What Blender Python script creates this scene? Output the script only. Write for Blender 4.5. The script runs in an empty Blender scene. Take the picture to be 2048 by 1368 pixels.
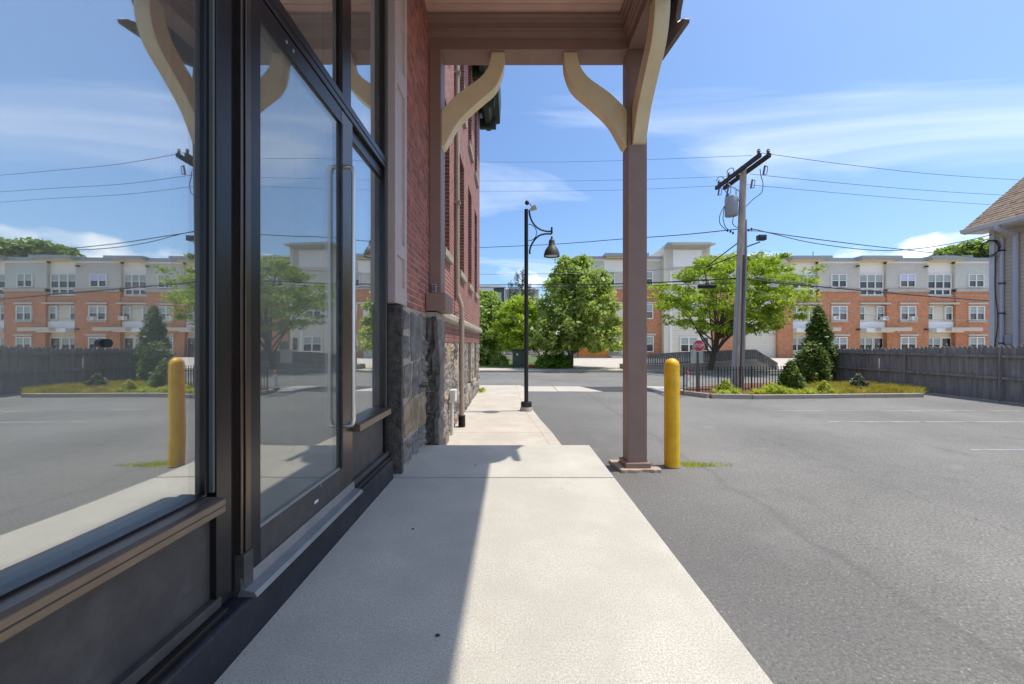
import bpy, math, random
import numpy as np
from mathutils import Vector, Matrix
random.seed(7); rng = np.random.default_rng(7)
SC = bpy.context.scene; COL = SC.collection
R = math.radians
# ---------------------------------------------------------------- camera, sky, sun, exposure
F, VX, VY, CZ = 796.0, 1022.0, 688.0, 1.59
cam = bpy.data.cameras.new('camera'); cam.sensor_width = 36; cam.lens = 36 * F / 2048
cam.shift_x = 2 / 2048; cam.shift_y = 4 / 2048; cam.clip_start = .05; cam.clip_end = 2000
co = bpy.data.objects.new('camera', cam); COL.objects.link(co)
co.location = (0, 0, CZ); co.rotation_euler = (R(90), 0, 0); SC.camera = co
SUN_EL, SUN_AZ = 68.5, 7.0            # azimuth measured from +X towards +Y
sd = Vector((math.cos(R(SUN_EL)) * math.cos(R(SUN_AZ)), math.cos(R(SUN_EL)) * math.sin(R(SUN_AZ)), math.sin(R(SUN_EL))))
w = bpy.data.worlds.new('World'); SC.world = w; w.use_nodes = True
nt = w.node_tree; nt.nodes.clear()
def N(t, ty, **k):
    n = t.nodes.new(ty)
    for a, v in k.items():
        if a.startswith('i_'):
            n.inputs[int(a[2:]) if a[2:].isdigit() else a[2:]].default_value = v
        else: setattr(n, a, v)
    return n
def math_n(t, op, a, b=None, c=None, clamp=False):
    n = t.nodes.new('ShaderNodeMath'); n.operation = op; n.use_clamp = clamp
    for i, v in enumerate((a, b, c)):
        if v is None: continue
        if isinstance(v, (int, float)): n.inputs[i].default_value = v
        else: t.links.new(v, n.inputs[i])
    return n.outputs[0]
def ramp(t, fac, stops):
    n = t.nodes.new('ShaderNodeValToRGB'); e = n.color_ramp.elements
    while len(e) < len(stops): e.new(.5)
    for el, (p, c) in zip(e, stops):
        el.position = p; el.color = (c, c, c, 1) if isinstance(c, (int, float)) else (*c, 1)
    t.links.new(fac, n.inputs[0]); return n.outputs[0]
def mixc(t, fac, a, b, mode='MIX'):
    n = t.nodes.new('ShaderNodeMix'); n.data_type = 'RGBA'; n.blend_type = mode
    for s, v in ((n.inputs[0], fac), (n.inputs[6], a), (n.inputs[7], b)):
        if isinstance(v, (int, float)): s.default_value = v
        elif isinstance(v, tuple): s.default_value = (*v, 1) if len(v) == 3 else v
        else: t.links.new(v, s)
    return n.outputs[2]
sky = N(nt, 'ShaderNodeTexSky', sky_type='NISHITA', sun_disc=False, sun_elevation=R(SUN_EL), sun_rotation=R(90 - SUN_AZ),
        altitude=20, air_density=1.0, dust_density=1.8, ozone_density=3.4)
tc = N(nt, 'ShaderNodeTexCoord'); sep = N(nt, 'ShaderNodeSeparateXYZ'); nt.links.new(tc.outputs['Generated'], sep.inputs[0])
el = math_n(nt, 'MAXIMUM', sep.outputs[2], .02)
cb = N(nt, 'ShaderNodeCombineXYZ')       # project onto a cloud layer overhead
nt.links.new(math_n(nt, 'DIVIDE', sep.outputs[0], math_n(nt, 'ADD', el, .12)), cb.inputs[0])
nt.links.new(math_n(nt, 'DIVIDE', sep.outputs[1], math_n(nt, 'ADD', el, .12)), cb.inputs[1])
mp = N(nt, 'ShaderNodeMapping'); mp.inputs['Rotation'].default_value = (0, 0, R(14)); mp.inputs['Scale'].default_value = (.55, 1.5, 1)
mp.inputs['Location'].default_value = (3.1, .4, 0)
nt.links.new(cb.outputs[0], mp.inputs[0])
n1 = N(nt, 'ShaderNodeTexNoise', i_Scale=.9, i_Detail=6.0, i_Roughness=.52, i_Distortion=.7); nt.links.new(mp.outputs[0], n1.inputs[0])
cirrus = ramp(nt, n1.outputs[0], [(.52, 0), (.72, .48)])
mp2 = N(nt, 'ShaderNodeMapping'); mp2.inputs['Scale'].default_value = (7, 7, 15); mp2.inputs['Location'].default_value = (1.3, .2, 0)
nt.links.new(tc.outputs['Generated'], mp2.inputs[0])
n2 = N(nt, 'ShaderNodeTexNoise', i_Scale=1.0, i_Detail=7.0, i_Roughness=.55, i_Distortion=.2); nt.links.new(mp2.outputs[0], n2.inputs[0])
band = ramp(nt, sep.outputs[2], [(0, 1), (.17, .75), (.3, 0)])
cum = ramp(nt, math_n(nt, 'MULTIPLY', n2.outputs[0], band), [(.37, 0), (.50, .95)])
cl = math_n(nt, 'MAXIMUM', cirrus, cum)
tint = mixc(nt, 1.0, sky.outputs[0], (.74, .88, 1.0), 'MULTIPLY')
cloudc = mixc(nt, cl, tint, (7.2, 7.4, 7.8))
bg = N(nt, 'ShaderNodeBackground', i_Strength=.15); nt.links.new(cloudc, bg.inputs[0])
wo = N(nt, 'ShaderNodeOutputWorld'); nt.links.new(bg.outputs[0], wo.inputs[0])
sl = bpy.data.lights.new('sun', 'SUN'); sl.energy = 2.85; sl.angle = R(.53); sl.color = (1, .93, .81)
so = bpy.data.objects.new('sun', sl); COL.objects.link(so); so.location = (20, 0, 40)
so.rotation_euler = (-sd).to_track_quat('-Z', 'Y').to_euler()
SC.view_settings.view_transform = 'Standard'; SC.view_settings.look = 'None'; SC.view_settings.gamma = 1
SC.view_settings.use_curve_mapping = False; SC.view_settings.exposure = 0.5
SC.render.engine = 'CYCLES'; SC.cycles.use_denoising = True; SC.cycles.max_bounces = 8; SC.cycles.transparent_max_bounces = 16
SC.cycles.caustics_reflective = False; SC.cycles.caustics_refractive = False
# ---------------------------------------------------------------- materials
def mat(name, col, rough=.7, metal=0, var=.12, vscale=6, bump=0, bscale=60, col2=None, detail=4, spec=.5, emit=None, stretch=(1, 1, 1)):
    m = bpy.data.materials.new(name); m.use_nodes = True; t = m.node_tree
    b = t.nodes['Principled BSDF']; b.inputs['Roughness'].default_value = rough; b.inputs['Metallic'].default_value = metal
    b.inputs['Specular IOR Level'].default_value = spec
    g = N(t, 'ShaderNodeNewGeometry'); mpn = N(t, 'ShaderNodeMapping'); mpn.inputs['Scale'].default_value = stretch
    t.links.new(g.outputs['Position'], mpn.inputs[0])
    n = N(t, 'ShaderNodeTexNoise', i_Scale=float(vscale), i_Detail=float(detail), i_Roughness=.6); t.links.new(mpn.outputs[0], n.inputs[0])
    a = tuple(c * (1 - var) for c in col); c2 = col2 or tuple(min(1, c * (1 + var)) for c in col)
    cc = mixc(t, ramp(t, n.outputs[0], [(.3, 0), (.7, 1)]), a, c2)
    t.links.new(cc, b.inputs['Base Color'])
    if bump:
        nb = N(t, 'ShaderNodeTexNoise', i_Scale=float(bscale), i_Detail=3.0); t.links.new(mpn.outputs[0], nb.inputs[0])
        bn = N(t, 'ShaderNodeBump', i_Strength=bump, i_Distance=.01); t.links.new(nb.outputs[0], bn.inputs['Height'])
        t.links.new(bn.outputs[0], b.inputs['Normal'])
    m['cc'] = 1
    return m
def tree_of(m): return m.node_tree, m.node_tree.nodes['Principled BSDF']
def pos(t):
    g = N(t, 'ShaderNodeNewGeometry'); s = N(t, 'ShaderNodeSeparateXYZ'); t.links.new(g.outputs['Position'], s.inputs[0]); return g, s
def leafmat(name, c1, c2, trans=.35, sc=1.2):
    m = bpy.data.materials.new(name); m.use_nodes = True; t, b = tree_of(m)
    g, s = pos(t)
    n = N(t, 'ShaderNodeTexNoise', i_Scale=sc, i_Detail=2.0); t.links.new(g.outputs['Position'], n.inputs[0])
    n2 = N(t, 'ShaderNodeTexWhiteNoise'); sn = N(t, 'ShaderNodeVectorMath', operation='SNAP'); sn.inputs[1].default_value = (.11, .11, .11)
    t.links.new(g.outputs['Position'], sn.inputs[0]); t.links.new(sn.outputs[0], n2.inputs[0])
    f = math_n(t, 'ADD', math_n(t, 'MULTIPLY', n.outputs[0], .75), math_n(t, 'MULTIPLY', n2.outputs[0], .3))
    c = mixc(t, ramp(t, f, [(.3, 0), (.75, 1)]), c1, c2)
    t.links.new(c, b.inputs['Base Color']); b.inputs['Roughness'].default_value = .45; b.inputs['Specular IOR Level'].default_value = .35
    tr = N(t, 'ShaderNodeBsdfTranslucent'); t.links.new(mixc(t, 1., c, (1.5, 1.6, .6), 'MULTIPLY'), tr.inputs[0])
    mx = N(t, 'ShaderNodeMixShader', i_0=trans); t.links.new(b.outputs[0], mx.inputs[1]); t.links.new(tr.outputs[0], mx.inputs[2])
    t.links.new(mx.outputs[0], t.nodes['Material Output'].inputs[0]); return m
def concrete(name, col, speck=.5, stain=.42):
    m = mat(name, col, .85, var=.10, vscale=1.3, bump=.12, bscale=260); t, b = tree_of(m)
    g, s = pos(t); base = b.inputs['Base Color'].links[0].from_socket
    n = N(t, 'ShaderNodeTexNoise', i_Scale=170., i_Detail=2.0); t.links.new(g.outputs['Position'], n.inputs[0])
    c = mixc(t, ramp(t, n.outputs[0], [(.36, speck), (.5, 0)]), base, tuple(x * .45 for x in col))
    ng = N(t, 'ShaderNodeTexNoise', i_Scale=105., i_Detail=4.0, i_Roughness=.8); t.links.new(g.outputs['Position'], ng.inputs[0])
    c = mixc(t, 1., c, ramp(t, ng.outputs[0], [(.30, .6), (.5, 1.), (.72, 1.25)]), 'MULTIPLY')
    n3 = N(t, 'ShaderNodeTexNoise', i_Scale=2.2, i_Detail=8.0, i_Roughness=.72); t.links.new(g.outputs['Position'], n3.inputs[0])
    c = mixc(t, ramp(t, n3.outputs[0], [(.42, stain), (.6, 0)]), c, tuple(x * .72 for x in col))
    v = N(t, 'ShaderNodeTexVoronoi', i_Scale=2.6); t.links.new(g.outputs['Position'], v.inputs[0]); vs = N(t, 'ShaderNodeSeparateColor'); t.links.new(v.outputs['Color'], vs.inputs[0])
    c = mixc(t, math_n(t, 'MULTIPLY', ramp(t, vs.outputs[1], [(.40, 0), (.45, .6)]), ramp(t, v.outputs['Distance'], [(.02, 1), (.045, 0)])), c, tuple(x * .3 for x in col))
    t.links.new(c, b.inputs['Base Color']); return m
def asphalt_mat(name, lane=True):
    m = mat(name, (.23, .22, .20), .88, var=.24, vscale=.55, bump=.55, bscale=150, detail=8); t, b = tree_of(m)
    g, s = pos(t); c = b.inputs['Base Color'].links[0].from_socket
    n = N(t, 'ShaderNodeTexNoise', i_Scale=120., i_Detail=2.0); t.links.new(g.outputs['Position'], n.inputs[0])
    c = mixc(t, ramp(t, n.outputs[0], [(.3, .7), (.48, 0)]), c, (.085, .085, .085))
    v = N(t, 'ShaderNodeTexVoronoi', i_Scale=75.); t.links.new(g.outputs['Position'], v.inputs[0])
    vs = N(t, 'ShaderNodeSeparateColor'); t.links.new(v.outputs['Color'], vs.inputs[0])
    c = mixc(t, math_n(t, 'MULTIPLY', ramp(t, vs.outputs[0], [(.86, 0), (.92, 1)]), ramp(t, v.outputs['Distance'], [(.2, .8), (.4, 0)])), c, (.5, .48, .44))
    ng = N(t, 'ShaderNodeTexNoise', i_Scale=48., i_Detail=3.0, i_Roughness=.75); t.links.new(g.outputs['Position'], ng.inputs[0])
    c = mixc(t, 1., c, ramp(t, ng.outputs[0], [(.30, .5), (.5, 1.), (.72, 1.5)]), 'MULTIPLY')
    no = N(t, 'ShaderNodeTexNoise', i_Scale=1.1, i_Detail=7.0, i_Roughness=.62); t.links.new(g.outputs['Position'], no.inputs[0])
    c = mixc(t, ramp(t, no.outputs[0], [(.56, 0), (.70, .45)]), c, (.10, .10, .10)); c = mixc(t, ramp(t, no.outputs[0], [(.30, .4), (.42, 0)]), c, (.34, .33, .31))
    if lane:
        nd = N(t, 'ShaderNodeTexNoise', i_Scale=1.7, i_Detail=6.0, i_Roughness=.7); t.links.new(g.outputs['Position'], nd.inputs[0])
        xw = math_n(t, 'ADD', s.outputs[0], math_n(t, 'MULTIPLY', math_n(t, 'SUBTRACT', nd.outputs[0], .5), .5))
        for x0, wd, st in ((2.45, .07, .24), (4.25, .010, .6), (6.55, .010, .5), (9.2, .012, .4)):
            d = math_n(t, 'ABSOLUTE', math_n(t, 'SUBTRACT', xw, x0))
            k = math_n(t, 'MULTIPLY', math_n(t, 'SUBTRACT', 1., math_n(t, 'DIVIDE', d, wd), clamp=True), st)
            c = mixc(t, k, c, (.06, .06, .06))
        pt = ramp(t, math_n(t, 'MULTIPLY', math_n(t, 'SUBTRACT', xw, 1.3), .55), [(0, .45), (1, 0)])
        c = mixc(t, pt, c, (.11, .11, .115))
        ncr = N(t, 'ShaderNodeTexVoronoi', feature='DISTANCE_TO_EDGE', i_Scale=.33); mv = N(t, 'ShaderNodeVectorMath', operation='ADD')
        sc_ = N(t, 'ShaderNodeVectorMath', operation='SCALE'); sc_.inputs[3].default_value = .9; t.links.new(nd.outputs['Color'], sc_.inputs[0])
        t.links.new(g.outputs['Position'], mv.inputs[0]); t.links.new(sc_.outputs[0], mv.inputs[1]); t.links.new(mv.outputs[0], ncr.inputs[0])
        c = mixc(t, ramp(t, ncr.outputs['Distance'], [(0, .35), (.002, 0)]), c, (.06, .06, .06))
    t.links.new(c, b.inputs['Base Color']); return m
def brickmat(name, c1, c2, mortar, bw=.21, bh=.0677, ms=.008, soft=0):
    m = bpy.data.materials.new(name); m.use_nodes = True; t, b = tree_of(m); b.inputs['Roughness'].default_value = .85
    g, s = pos(t); cv = N(t, 'ShaderNodeCombineXYZ')
    t.links.new(math_n(t, 'ADD', s.outputs[0], s.outputs[1]), cv.inputs[0]); t.links.new(s.outputs[2], cv.inputs[1])
    bt = N(t, 'ShaderNodeTexBrick', i_Scale=1.0); bt.inputs['Color1'].default_value = (*c1, 1); bt.inputs['Color2'].default_value = (*c2, 1)
    bt.inputs['Mortar'].default_value = (*mortar, 1); bt.inputs['Brick Width'].default_value = bw; bt.inputs['Row Height'].default_value = bh
    bt.inputs['Mortar Size'].default_value = ms; bt.inputs['Mortar Smooth'].default_value = .1; t.links.new(cv.outputs[0], bt.inputs[0])
    n = N(t, 'ShaderNodeTexNoise', i_Scale=5., i_Detail=6.0); t.links.new(g.outputs['Position'], n.inputs[0])
    c = mixc(t, .55, bt.outputs[0], ramp(t, n.outputs[0], [(.25, .45), (.75, 1.25)]), 'MULTIPLY')
    t.links.new(c, b.inputs['Base Color']); bn = N(t, 'ShaderNodeBump', i_Strength=.6, i_Distance=.008); bn.invert = True
    t.links.new(bt.outputs[1], bn.inputs['Height']); t.links.new(bn.outputs[0], b.inputs['Normal']); return m
def sidingmat(name, col, h=.18):
    m = mat(name, col, .6, var=.05, vscale=3); t, b = tree_of(m); g, s = pos(t)
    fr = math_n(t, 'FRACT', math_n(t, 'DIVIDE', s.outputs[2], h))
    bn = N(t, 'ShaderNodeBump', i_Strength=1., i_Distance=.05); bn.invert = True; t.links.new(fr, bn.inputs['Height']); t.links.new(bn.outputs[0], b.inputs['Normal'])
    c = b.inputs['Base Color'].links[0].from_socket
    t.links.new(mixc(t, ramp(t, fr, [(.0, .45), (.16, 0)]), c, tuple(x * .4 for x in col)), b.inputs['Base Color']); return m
def glassmat(name, fac, tint, wav=0., ws=1.5):
    m = bpy.data.materials.new(name); m.use_nodes = True; t = m.node_tree; t.nodes.remove(t.nodes['Principled BSDF'])
    gl = N(t, 'ShaderNodeBsdfGlossy', i_Roughness=.0); gl.inputs[0].default_value = (.95, .97, .97, 1); tr = N(t, 'ShaderNodeBsdfTransparent'); tr.inputs[0].default_value = (*tint, 1)
    fr = N(t, 'ShaderNodeLayerWeight', i_Blend=.5)
    fc = math_n(t, 'ADD', fac, math_n(t, 'MULTIPLY', math_n(t, 'POWER', fr.outputs['Facing'], 4.), .6), clamp=True)
    if wav:
        g, s = pos(t); n = N(t, 'ShaderNodeTexNoise', i_Scale=ws, i_Detail=1.0); t.links.new(g.outputs['Position'], n.inputs[0])
        bn = N(t, 'ShaderNodeBump', i_Strength=wav, i_Distance=.02); t.links.new(n.outputs[0], bn.inputs['Height']); t.links.new(bn.outputs[0], gl.inputs['Normal'])
    mx = N(t, 'ShaderNodeMixShader'); t.links.new(fc, mx.inputs[0]); t.links.new(tr.outputs[0], mx.inputs[1]); t.links.new(gl.outputs[0], mx.inputs[2])
    if wav:
        df = N(t, 'ShaderNodeBsdfDiffuse'); df.inputs[0].default_value = (.78, .80, .74, 1); g2, s2 = pos(t)
        nd = N(t, 'ShaderNodeTexNoise', i_Scale=2.5, i_Detail=6.0, i_Roughness=.65); t.links.new(g2.outputs['Position'], nd.inputs[0])
        m2 = N(t, 'ShaderNodeMixShader'); t.links.new(ramp(t, nd.outputs[0], [(.35, .05), (.7, .11)]), m2.inputs[0]); t.links.new(mx.outputs[0], m2.inputs[1]); t.links.new(df.outputs[0], m2.inputs[2]); mx = m2
    t.links.new(mx.outputs[0], t.nodes['Material Output'].inputs[0]); return m
M = dict(
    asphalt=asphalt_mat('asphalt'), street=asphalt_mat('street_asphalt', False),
    concrete=concrete('concrete', (.63, .595, .52)), walk=concrete('sidewalk_concrete', (.60, .54, .455), .25),
    kerb=concrete('kerb_concrete', (.42, .38, .32), .4, .5), earth=mat('earth', (.16, .12, .08), .95, var=.4, vscale=5, bump=.6, bscale=20),
    lawn=mat('lawn', (.10, .14, .04), .95, var=.35, vscale=2, bump=.8, bscale=40), mulch=mat('mulch', (.17, .065, .04), .95, var=.5, vscale=30, bump=1., bscale=45),
    bronze=mat('dark_bronze', (.012, .010, .010), .28, .0, var=.15, vscale=3, spec=.6), bronze2=mat('bronze_panel', (.075, .066, .064), .5, var=.2, vscale=14, bump=.05, bscale=200),
    bronze3=mat('bright_bronze', (.16, .125, .105), .26, .85, var=.1), sillm=mat('bronze_sill', (.21, .16, .125), .34, .55, var=.12, vscale=8),
    blackcurb=mat('black_painted_curb', (.018, .02, .027), .5, var=.5, vscale=5, bump=.2, bscale=90), alum=mat('aluminium', (.36, .365, .37), .42, .6, var=.12, vscale=9),
    steel=mat('brushed_steel', (.78, .75, .72), .33, .9, var=.05), gasket=mat('grey_gasket', (.13, .14, .135), .5, var=.05),
    mauve=mat('mauve_paint', (.31, .20, .16), .5, var=.07, vscale=4, bump=.04, bscale=120), mauve_d=mat('brown_paint', (.15, .105, .09), .5, var=.1),
    lilac=mat('lilac_trim_paint', (.58, .46, .43), .55, var=.06), ceil=mat('soffit_paint', (.80, .53, .42), .5, var=.05, vscale=3),
    cream=mat('cream_bracket_paint', (.86, .72, .46), .45, var=.06, vscale=5), stone=mat('grey_stone', (.24, .205, .17), .8, var=.45, vscale=9, bump=.8, bscale=38, detail=8),
    stone2=mat('brown_stone', (.36, .26, .165), .8, var=.4, vscale=9, bump=.8, bscale=38, detail=8), stone3=mat('blue_grey_stone', (.19, .18, .17), .75, var=.5, vscale=7, bump=.9, bscale=30, detail=8),
    stone4=mat('dark_stone', (.11, .095, .08), .7, var=.6, vscale=14, bump=1., bscale=45, detail=9), mortar=mat('mortar', (.44, .38, .31), .95, var=.25, vscale=20, bump=.8, bscale=60),
    mortar_b=mat('brick_mortar', (.62, .50, .43), .95, var=.15, vscale=20), brick=mat('red_brick', (.40, .145, .11), .85, var=.4, vscale=6, bump=.35, bscale=110, detail=6),
    brick_b=mat('dark_red_brick', (.30, .13, .11), .85, var=.4, vscale=8, bump=.35, bscale=110), brick_c=mat('orange_red_brick', (.47, .18, .12), .85, var=.3, vscale=8, bump=.35, bscale=110),
    brickwall=brickmat('red_brick_wall', (.36, .12, .09), (.28, .09, .07), (.50, .37, .31)), sandstone=mat('sandstone', (.42, .36, .29), .9, var=.3, vscale=9, bump=.9, bscale=25),
    tan=mat('tan_metal', (.40, .32, .25), .45, var=.08), white=mat('white_paint', (.72, .71, .68), .5, var=.05), blackm=mat('black_metal', (.012, .012, .013), .42, var=.2),
    plast=mat('black_plastic', (.02, .02, .02), .6), dgreen=mat('dark_green_paint', (.03, .04, .03), .6, var=.2),
    yellow=mat('yellow_plastic', (.96, .52, .015), .42, var=.14, vscale=9, bump=.03, bscale=60), red=mat('red_sign', (.55, .02, .025), .4, var=.05), signw=mat('white_lettering', (.8, .8, .8), .5, var=.02),
    galv=mat('galvanised', (.33, .34, .34), .5, .4, var=.15, vscale=20), wood=mat('weathered_pole', (.50, .43, .37), .9, var=.3, vscale=9, bump=.7, bscale=30, stretch=(4, 4, .25)),
    woodd=mat('dark_crossarm', (.045, .038, .035), .85, var=.3, vscale=8), transf=mat('transformer_grey', (.36, .37, .39), .5, var=.06), porc=mat('porcelain', (.18, .16, .15), .3),
    fence=mat('weathered_fence', (.25, .232, .22), .9, var=.35, vscale=5, bump=.5, bscale=30, stretch=(3, 3, .25)), wire=mat('cable', (.015, .015, .016), .6), wirel=mat('grey_cable', (.28, .28, .28), .6),
    apbrick=brickmat('terracotta_brick', (.63, .26, .125), (.56, .225, .105), (.58, .34, .22), .4, .13, .012), aporange=brickmat('orange_block', (.75, .25, .05), (.68, .22, .045), (.45, .2, .08), .4, .2, .01),
    sidg=sidingmat('grey_siding', (.68, .62, .52)), sidb=sidingmat('green_grey_siding', (.66, .65, .55)), sidc=sidingmat('cream_siding', (.80, .72, .56)), panelw=mat('white_panel', (.86, .85, .82), .6, var=.03),
    trim=mat('white_trim', (.80, .78, .73), .5, var=.04), cornice=mat('grey_cornice', (.33, .36, .38), .5, var=.06), soffy=mat('cream_soffit', (.60, .52, .34), .6), ledge=mat('limestone', (.47, .43, .37), .8, var=.15, vscale=3),
    lintel=mat('precast_lintel', (.58, .52, .43), .8, var=.08), dark=mat('dark_glass', (.012, .014, .02), .06, var=.1, spec=.9), blind=mat('window_blind', (.34, .40, .39), .25, var=.1), blindb=mat('lavender_blind', (.52, .56, .8), .3, var=.05),
    tgreen=sidingmat('dark_green_siding', (.085, .115, .10), .25), hside=mat('taupe_vinyl_siding', (.60, .52, .41), .55, var=.06, vscale=3), shing=mat('brown_shingle', (.29, .205, .14), .9, var=.35, vscale=5, bump=.6, bscale=60),
    hwhite=mat('white_gutter', (.66, .66, .70), .4, var=.04), lav=mat('lavender_downspout', (.55, .55, .66), .45, var=.04), bark=mat('bark', (.11, .085, .065), .95, var=.35, vscale=12, bump=.9, bscale=30, stretch=(2, 2, .5)),
    maple=leafmat('maple_leaves', (0.17, 0.25, 0.05), (0.50, 0.56, 0.18)), locust=leafmat('locust_leaves', (0.10, 0.18, 0.02), (0.48, 0.56, 0.06), .4), lime=leafmat('lime_leaves', (0.2, 0.32, 0.03), (0.55, 0.62, 0.08), .4),
    shrubl=leafmat('shrub_leaves', (0.15, 0.24, 0.05), (0.44, 0.52, 0.18)), cedar=leafmat('cedar_foliage', (0.045, 0.09, 0.018), (0.24, 0.32, 0.055), .15, 3), hedge=leafmat('hedge_leaves', (0.07, 0.17, 0.02), (0.26, 0.42, 0.05), .2, 3),
    spruce=leafmat('spruce_needles', (0.07, 0.1, 0.06), (0.2, 0.24, 0.14), .1, 2), ivy=leafmat('groundcover_leaves', (0.195, 0.285, 0.022), (0.600, 0.600, 0.090), .35, 4), drygrass=leafmat('dry_grass', (.36, .29, .05), (.70, .60, .20), .3, 3),
    hillm=leafmat('hill_leaves', (0.11, 0.19, 0.04), (0.36, 0.46, 0.13), .3, .5), boxg=mat('utility_green', (.05, .075, .06), .5), flower=mat('red_flower', (.5, .03, .03), .6),
    room=mat('room_wall', (.85, .85, .78), .8, var=.04), roomd=mat('room_floor', (.12, .11, .10), .5), roomp=mat('room_column', (.62, .62, .58), .7), alarm=mat('alarm_red', (.6, .03, .02), .4),
    paint=mat('worn_white_paint', (.19, .19, .19), .8, var=.3, vscale=2.2, col2=(.55, .55, .54), detail=9), footing=mat('footing_concrete', (.56, .47, .39), .9, var=.2, vscale=5, col2=(.50, .36, .25), bump=.8, bscale=40, detail=6),
    glass=glassmat('storefront_glass', .52, (.92, .95, .93), .16, 1.3), dglass=glassmat('door_glass', .24, (.94, .96, .94), .12, 1.3), keyc=mat('keypad_grey', (.55, .54, .52), .5), wglass=glassmat('window_glass', .08, (.25, .28, .30)), lampin=mat('lamp_diffuser', (.6, .58, .52), .4), patch=mat('dark_asphalt_patch', (.06, .06, .062), .9, var=.15, bump=.5, bscale=150))
for k_ in ('bronze2', 'blackcurb'):
    t, b = tree_of(M[k_]); g, s_ = pos(t); c = b.inputs['Base Color'].links[0].from_socket
    v = N(t, 'ShaderNodeTexVoronoi', i_Scale=14.); t.links.new(g.outputs['Position'], v.inputs[0]); vs = N(t, 'ShaderNodeSeparateColor'); t.links.new(v.outputs['Color'], vs.inputs[0])
    nn = N(t, 'ShaderNodeTexNoise', i_Scale=40., i_Detail=5.0); t.links.new(g.outputs['Position'], nn.inputs[0])
    f = math_n(t, 'MULTIPLY', ramp(t, vs.outputs[0], [(.80, 0), (.84, .7)]), ramp(t, math_n(t, 'ADD', v.outputs['Distance'], nn.outputs[0]), [(.52, 1), (.62, 0)]))
    c = mixc(t, f, c, (.42, .41, .40))
    n4 = N(t, 'ShaderNodeTexNoise', i_Scale=3.5, i_Detail=8.0, i_Roughness=.7); t.links.new(g.outputs['Position'], n4.inputs[0])
    c = mixc(t, ramp(t, n4.outputs[0], [(.5, 0), (.75, .35)]), c, (.16, .145, .13)); t.links.new(c, b.inputs['Base Color'])
# ---------------------------------------------------------------- mesh helpers
class MB:
    def __init__(s): s.v = []; s.f = []; s.smooth = False
    def add(s, v, f):
        o = len(s.v); s.v += [tuple(p) for p in v]; s.f += [tuple(i + o for i in q) for q in f]; return s
    def box(s, x0, x1, y0, y1, z0, z1):
        return s.add([(x0, y0, z0), (x1, y0, z0), (x1, y1, z0), (x0, y1, z0), (x0, y0, z1), (x1, y0, z1), (x1, y1, z1), (x0, y1, z1)],
                     [(0, 3, 2, 1), (4, 5, 6, 7), (0, 1, 5, 4), (1, 2, 6, 5), (2, 3, 7, 6), (3, 0, 4, 7)])
    def prism(s, poly, axis, a, b):   # polygon of 2-tuples extruded along axis: x:(y,z)  y:(x,z)  z:(x,y)
        mk = {'x': lambda p, t: (t, p[0], p[1]), 'y': lambda p, t: (p[0], t, p[1]), 'z': lambda p, t: (p[0], p[1], t)}[axis]
        n = len(poly); v = [mk(p, a) for p in poly] + [mk(p, b) for p in poly]
        f = [tuple(range(n - 1, -1, -1)), tuple(range(n, 2 * n))] + [(i, (i + 1) % n, n + (i + 1) % n, n + i) for i in range(n)]
        return s.add(v, f)
    def tube(s, pts, rad, n=8, cap=True):
        pts = [Vector(p) for p in pts]; rs = rad if isinstance(rad, (list, tuple)) else [rad] * len(pts)
        v = []; f = []; up = Vector((0, 0, 1))
        for i, p in enumerate(pts):
            d = (pts[min(i + 1, len(pts) - 1)] - pts[max(i - 1, 0)]).normalized()
            a = d.cross(up if abs(d.z) < .9 else Vector((1, 0, 0))).normalized(); b = d.cross(a)
            if i and a.dot(pa) < 0: a, b = -a, -b
            pa = a
            for k in range(n):
                t = 2 * math.pi * k / n; v.append(p + (a * math.cos(t) + b * math.sin(t)) * rs[i])
        for i in range(len(pts) - 1):
            for k in range(n): f.append((i * n + k, i * n + (k + 1) % n, (i + 1) * n + (k + 1) % n, (i + 1) * n + k))
        if cap: f += [tuple(range(n - 1, -1, -1)), tuple(range((len(pts) - 1) * n, len(pts) * n))]
        s.smooth = True; return s.add(v, f)
    def lathe(s, prof, c, n=20):
        v = []; f = []
        for r, z in prof:
            for k in range(n): t = 2 * math.pi * k / n; v.append((c[0] + r * math.cos(t), c[1] + r * math.sin(t), c[2] + z))
        for i in range(len(prof) - 1):
            for k in range(n): f.append((i * n + k, i * n + (k + 1) % n, (i + 1) * n + (k + 1) % n, (i + 1) * n + k))
        f += [tuple(range(n - 1, -1, -1)), tuple(range((len(prof) - 1) * n, len(prof) * n))]
        s.smooth = True; return s.add(v, f)
    def mesh(s, name):
        me = bpy.data.meshes.new(name); me.from_pydata(s.v, [], s.f); me.update()
        if s.smooth:
            me.polygons.foreach_set('use_smooth', [True] * len(me.polygons))
            try: me.set_sharp_from_angle(angle=R(40))
            except Exception: pass
        return me
OFF = {}
def link(o, parent=None, local=False):
    COL.objects.link(o)
    if parent:
        o.parent = parent
        if not local and parent.name in OFF: o.matrix_parent_inverse = Matrix.Translation(-OFF[parent.name])
    return o
def obj(name, mb, m, parent=None, bevel=0, kind=None, label=None, cat=None, group=None, local=False):
    me = mb.mesh(name) if isinstance(mb, MB) else mb
    if m is not None and not me.materials: me.materials.append(M[m] if isinstance(m, str) else m)
    o = bpy.data.objects.new(name, me); link(o, parent, local)
    if bevel:
        b = o.modifiers.new('bevel', 'BEVEL'); b.width = bevel; b.segments = 2; b.limit_method = 'ANGLE'
    tag(o, label, cat, group, kind); return o
def tag(o, label=None, cat=None, group=None, kind=None):
    for k, v in (('label', label), ('category', cat), ('group', group), ('kind', kind)):
        if v: o[k] = v
    return o
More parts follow.
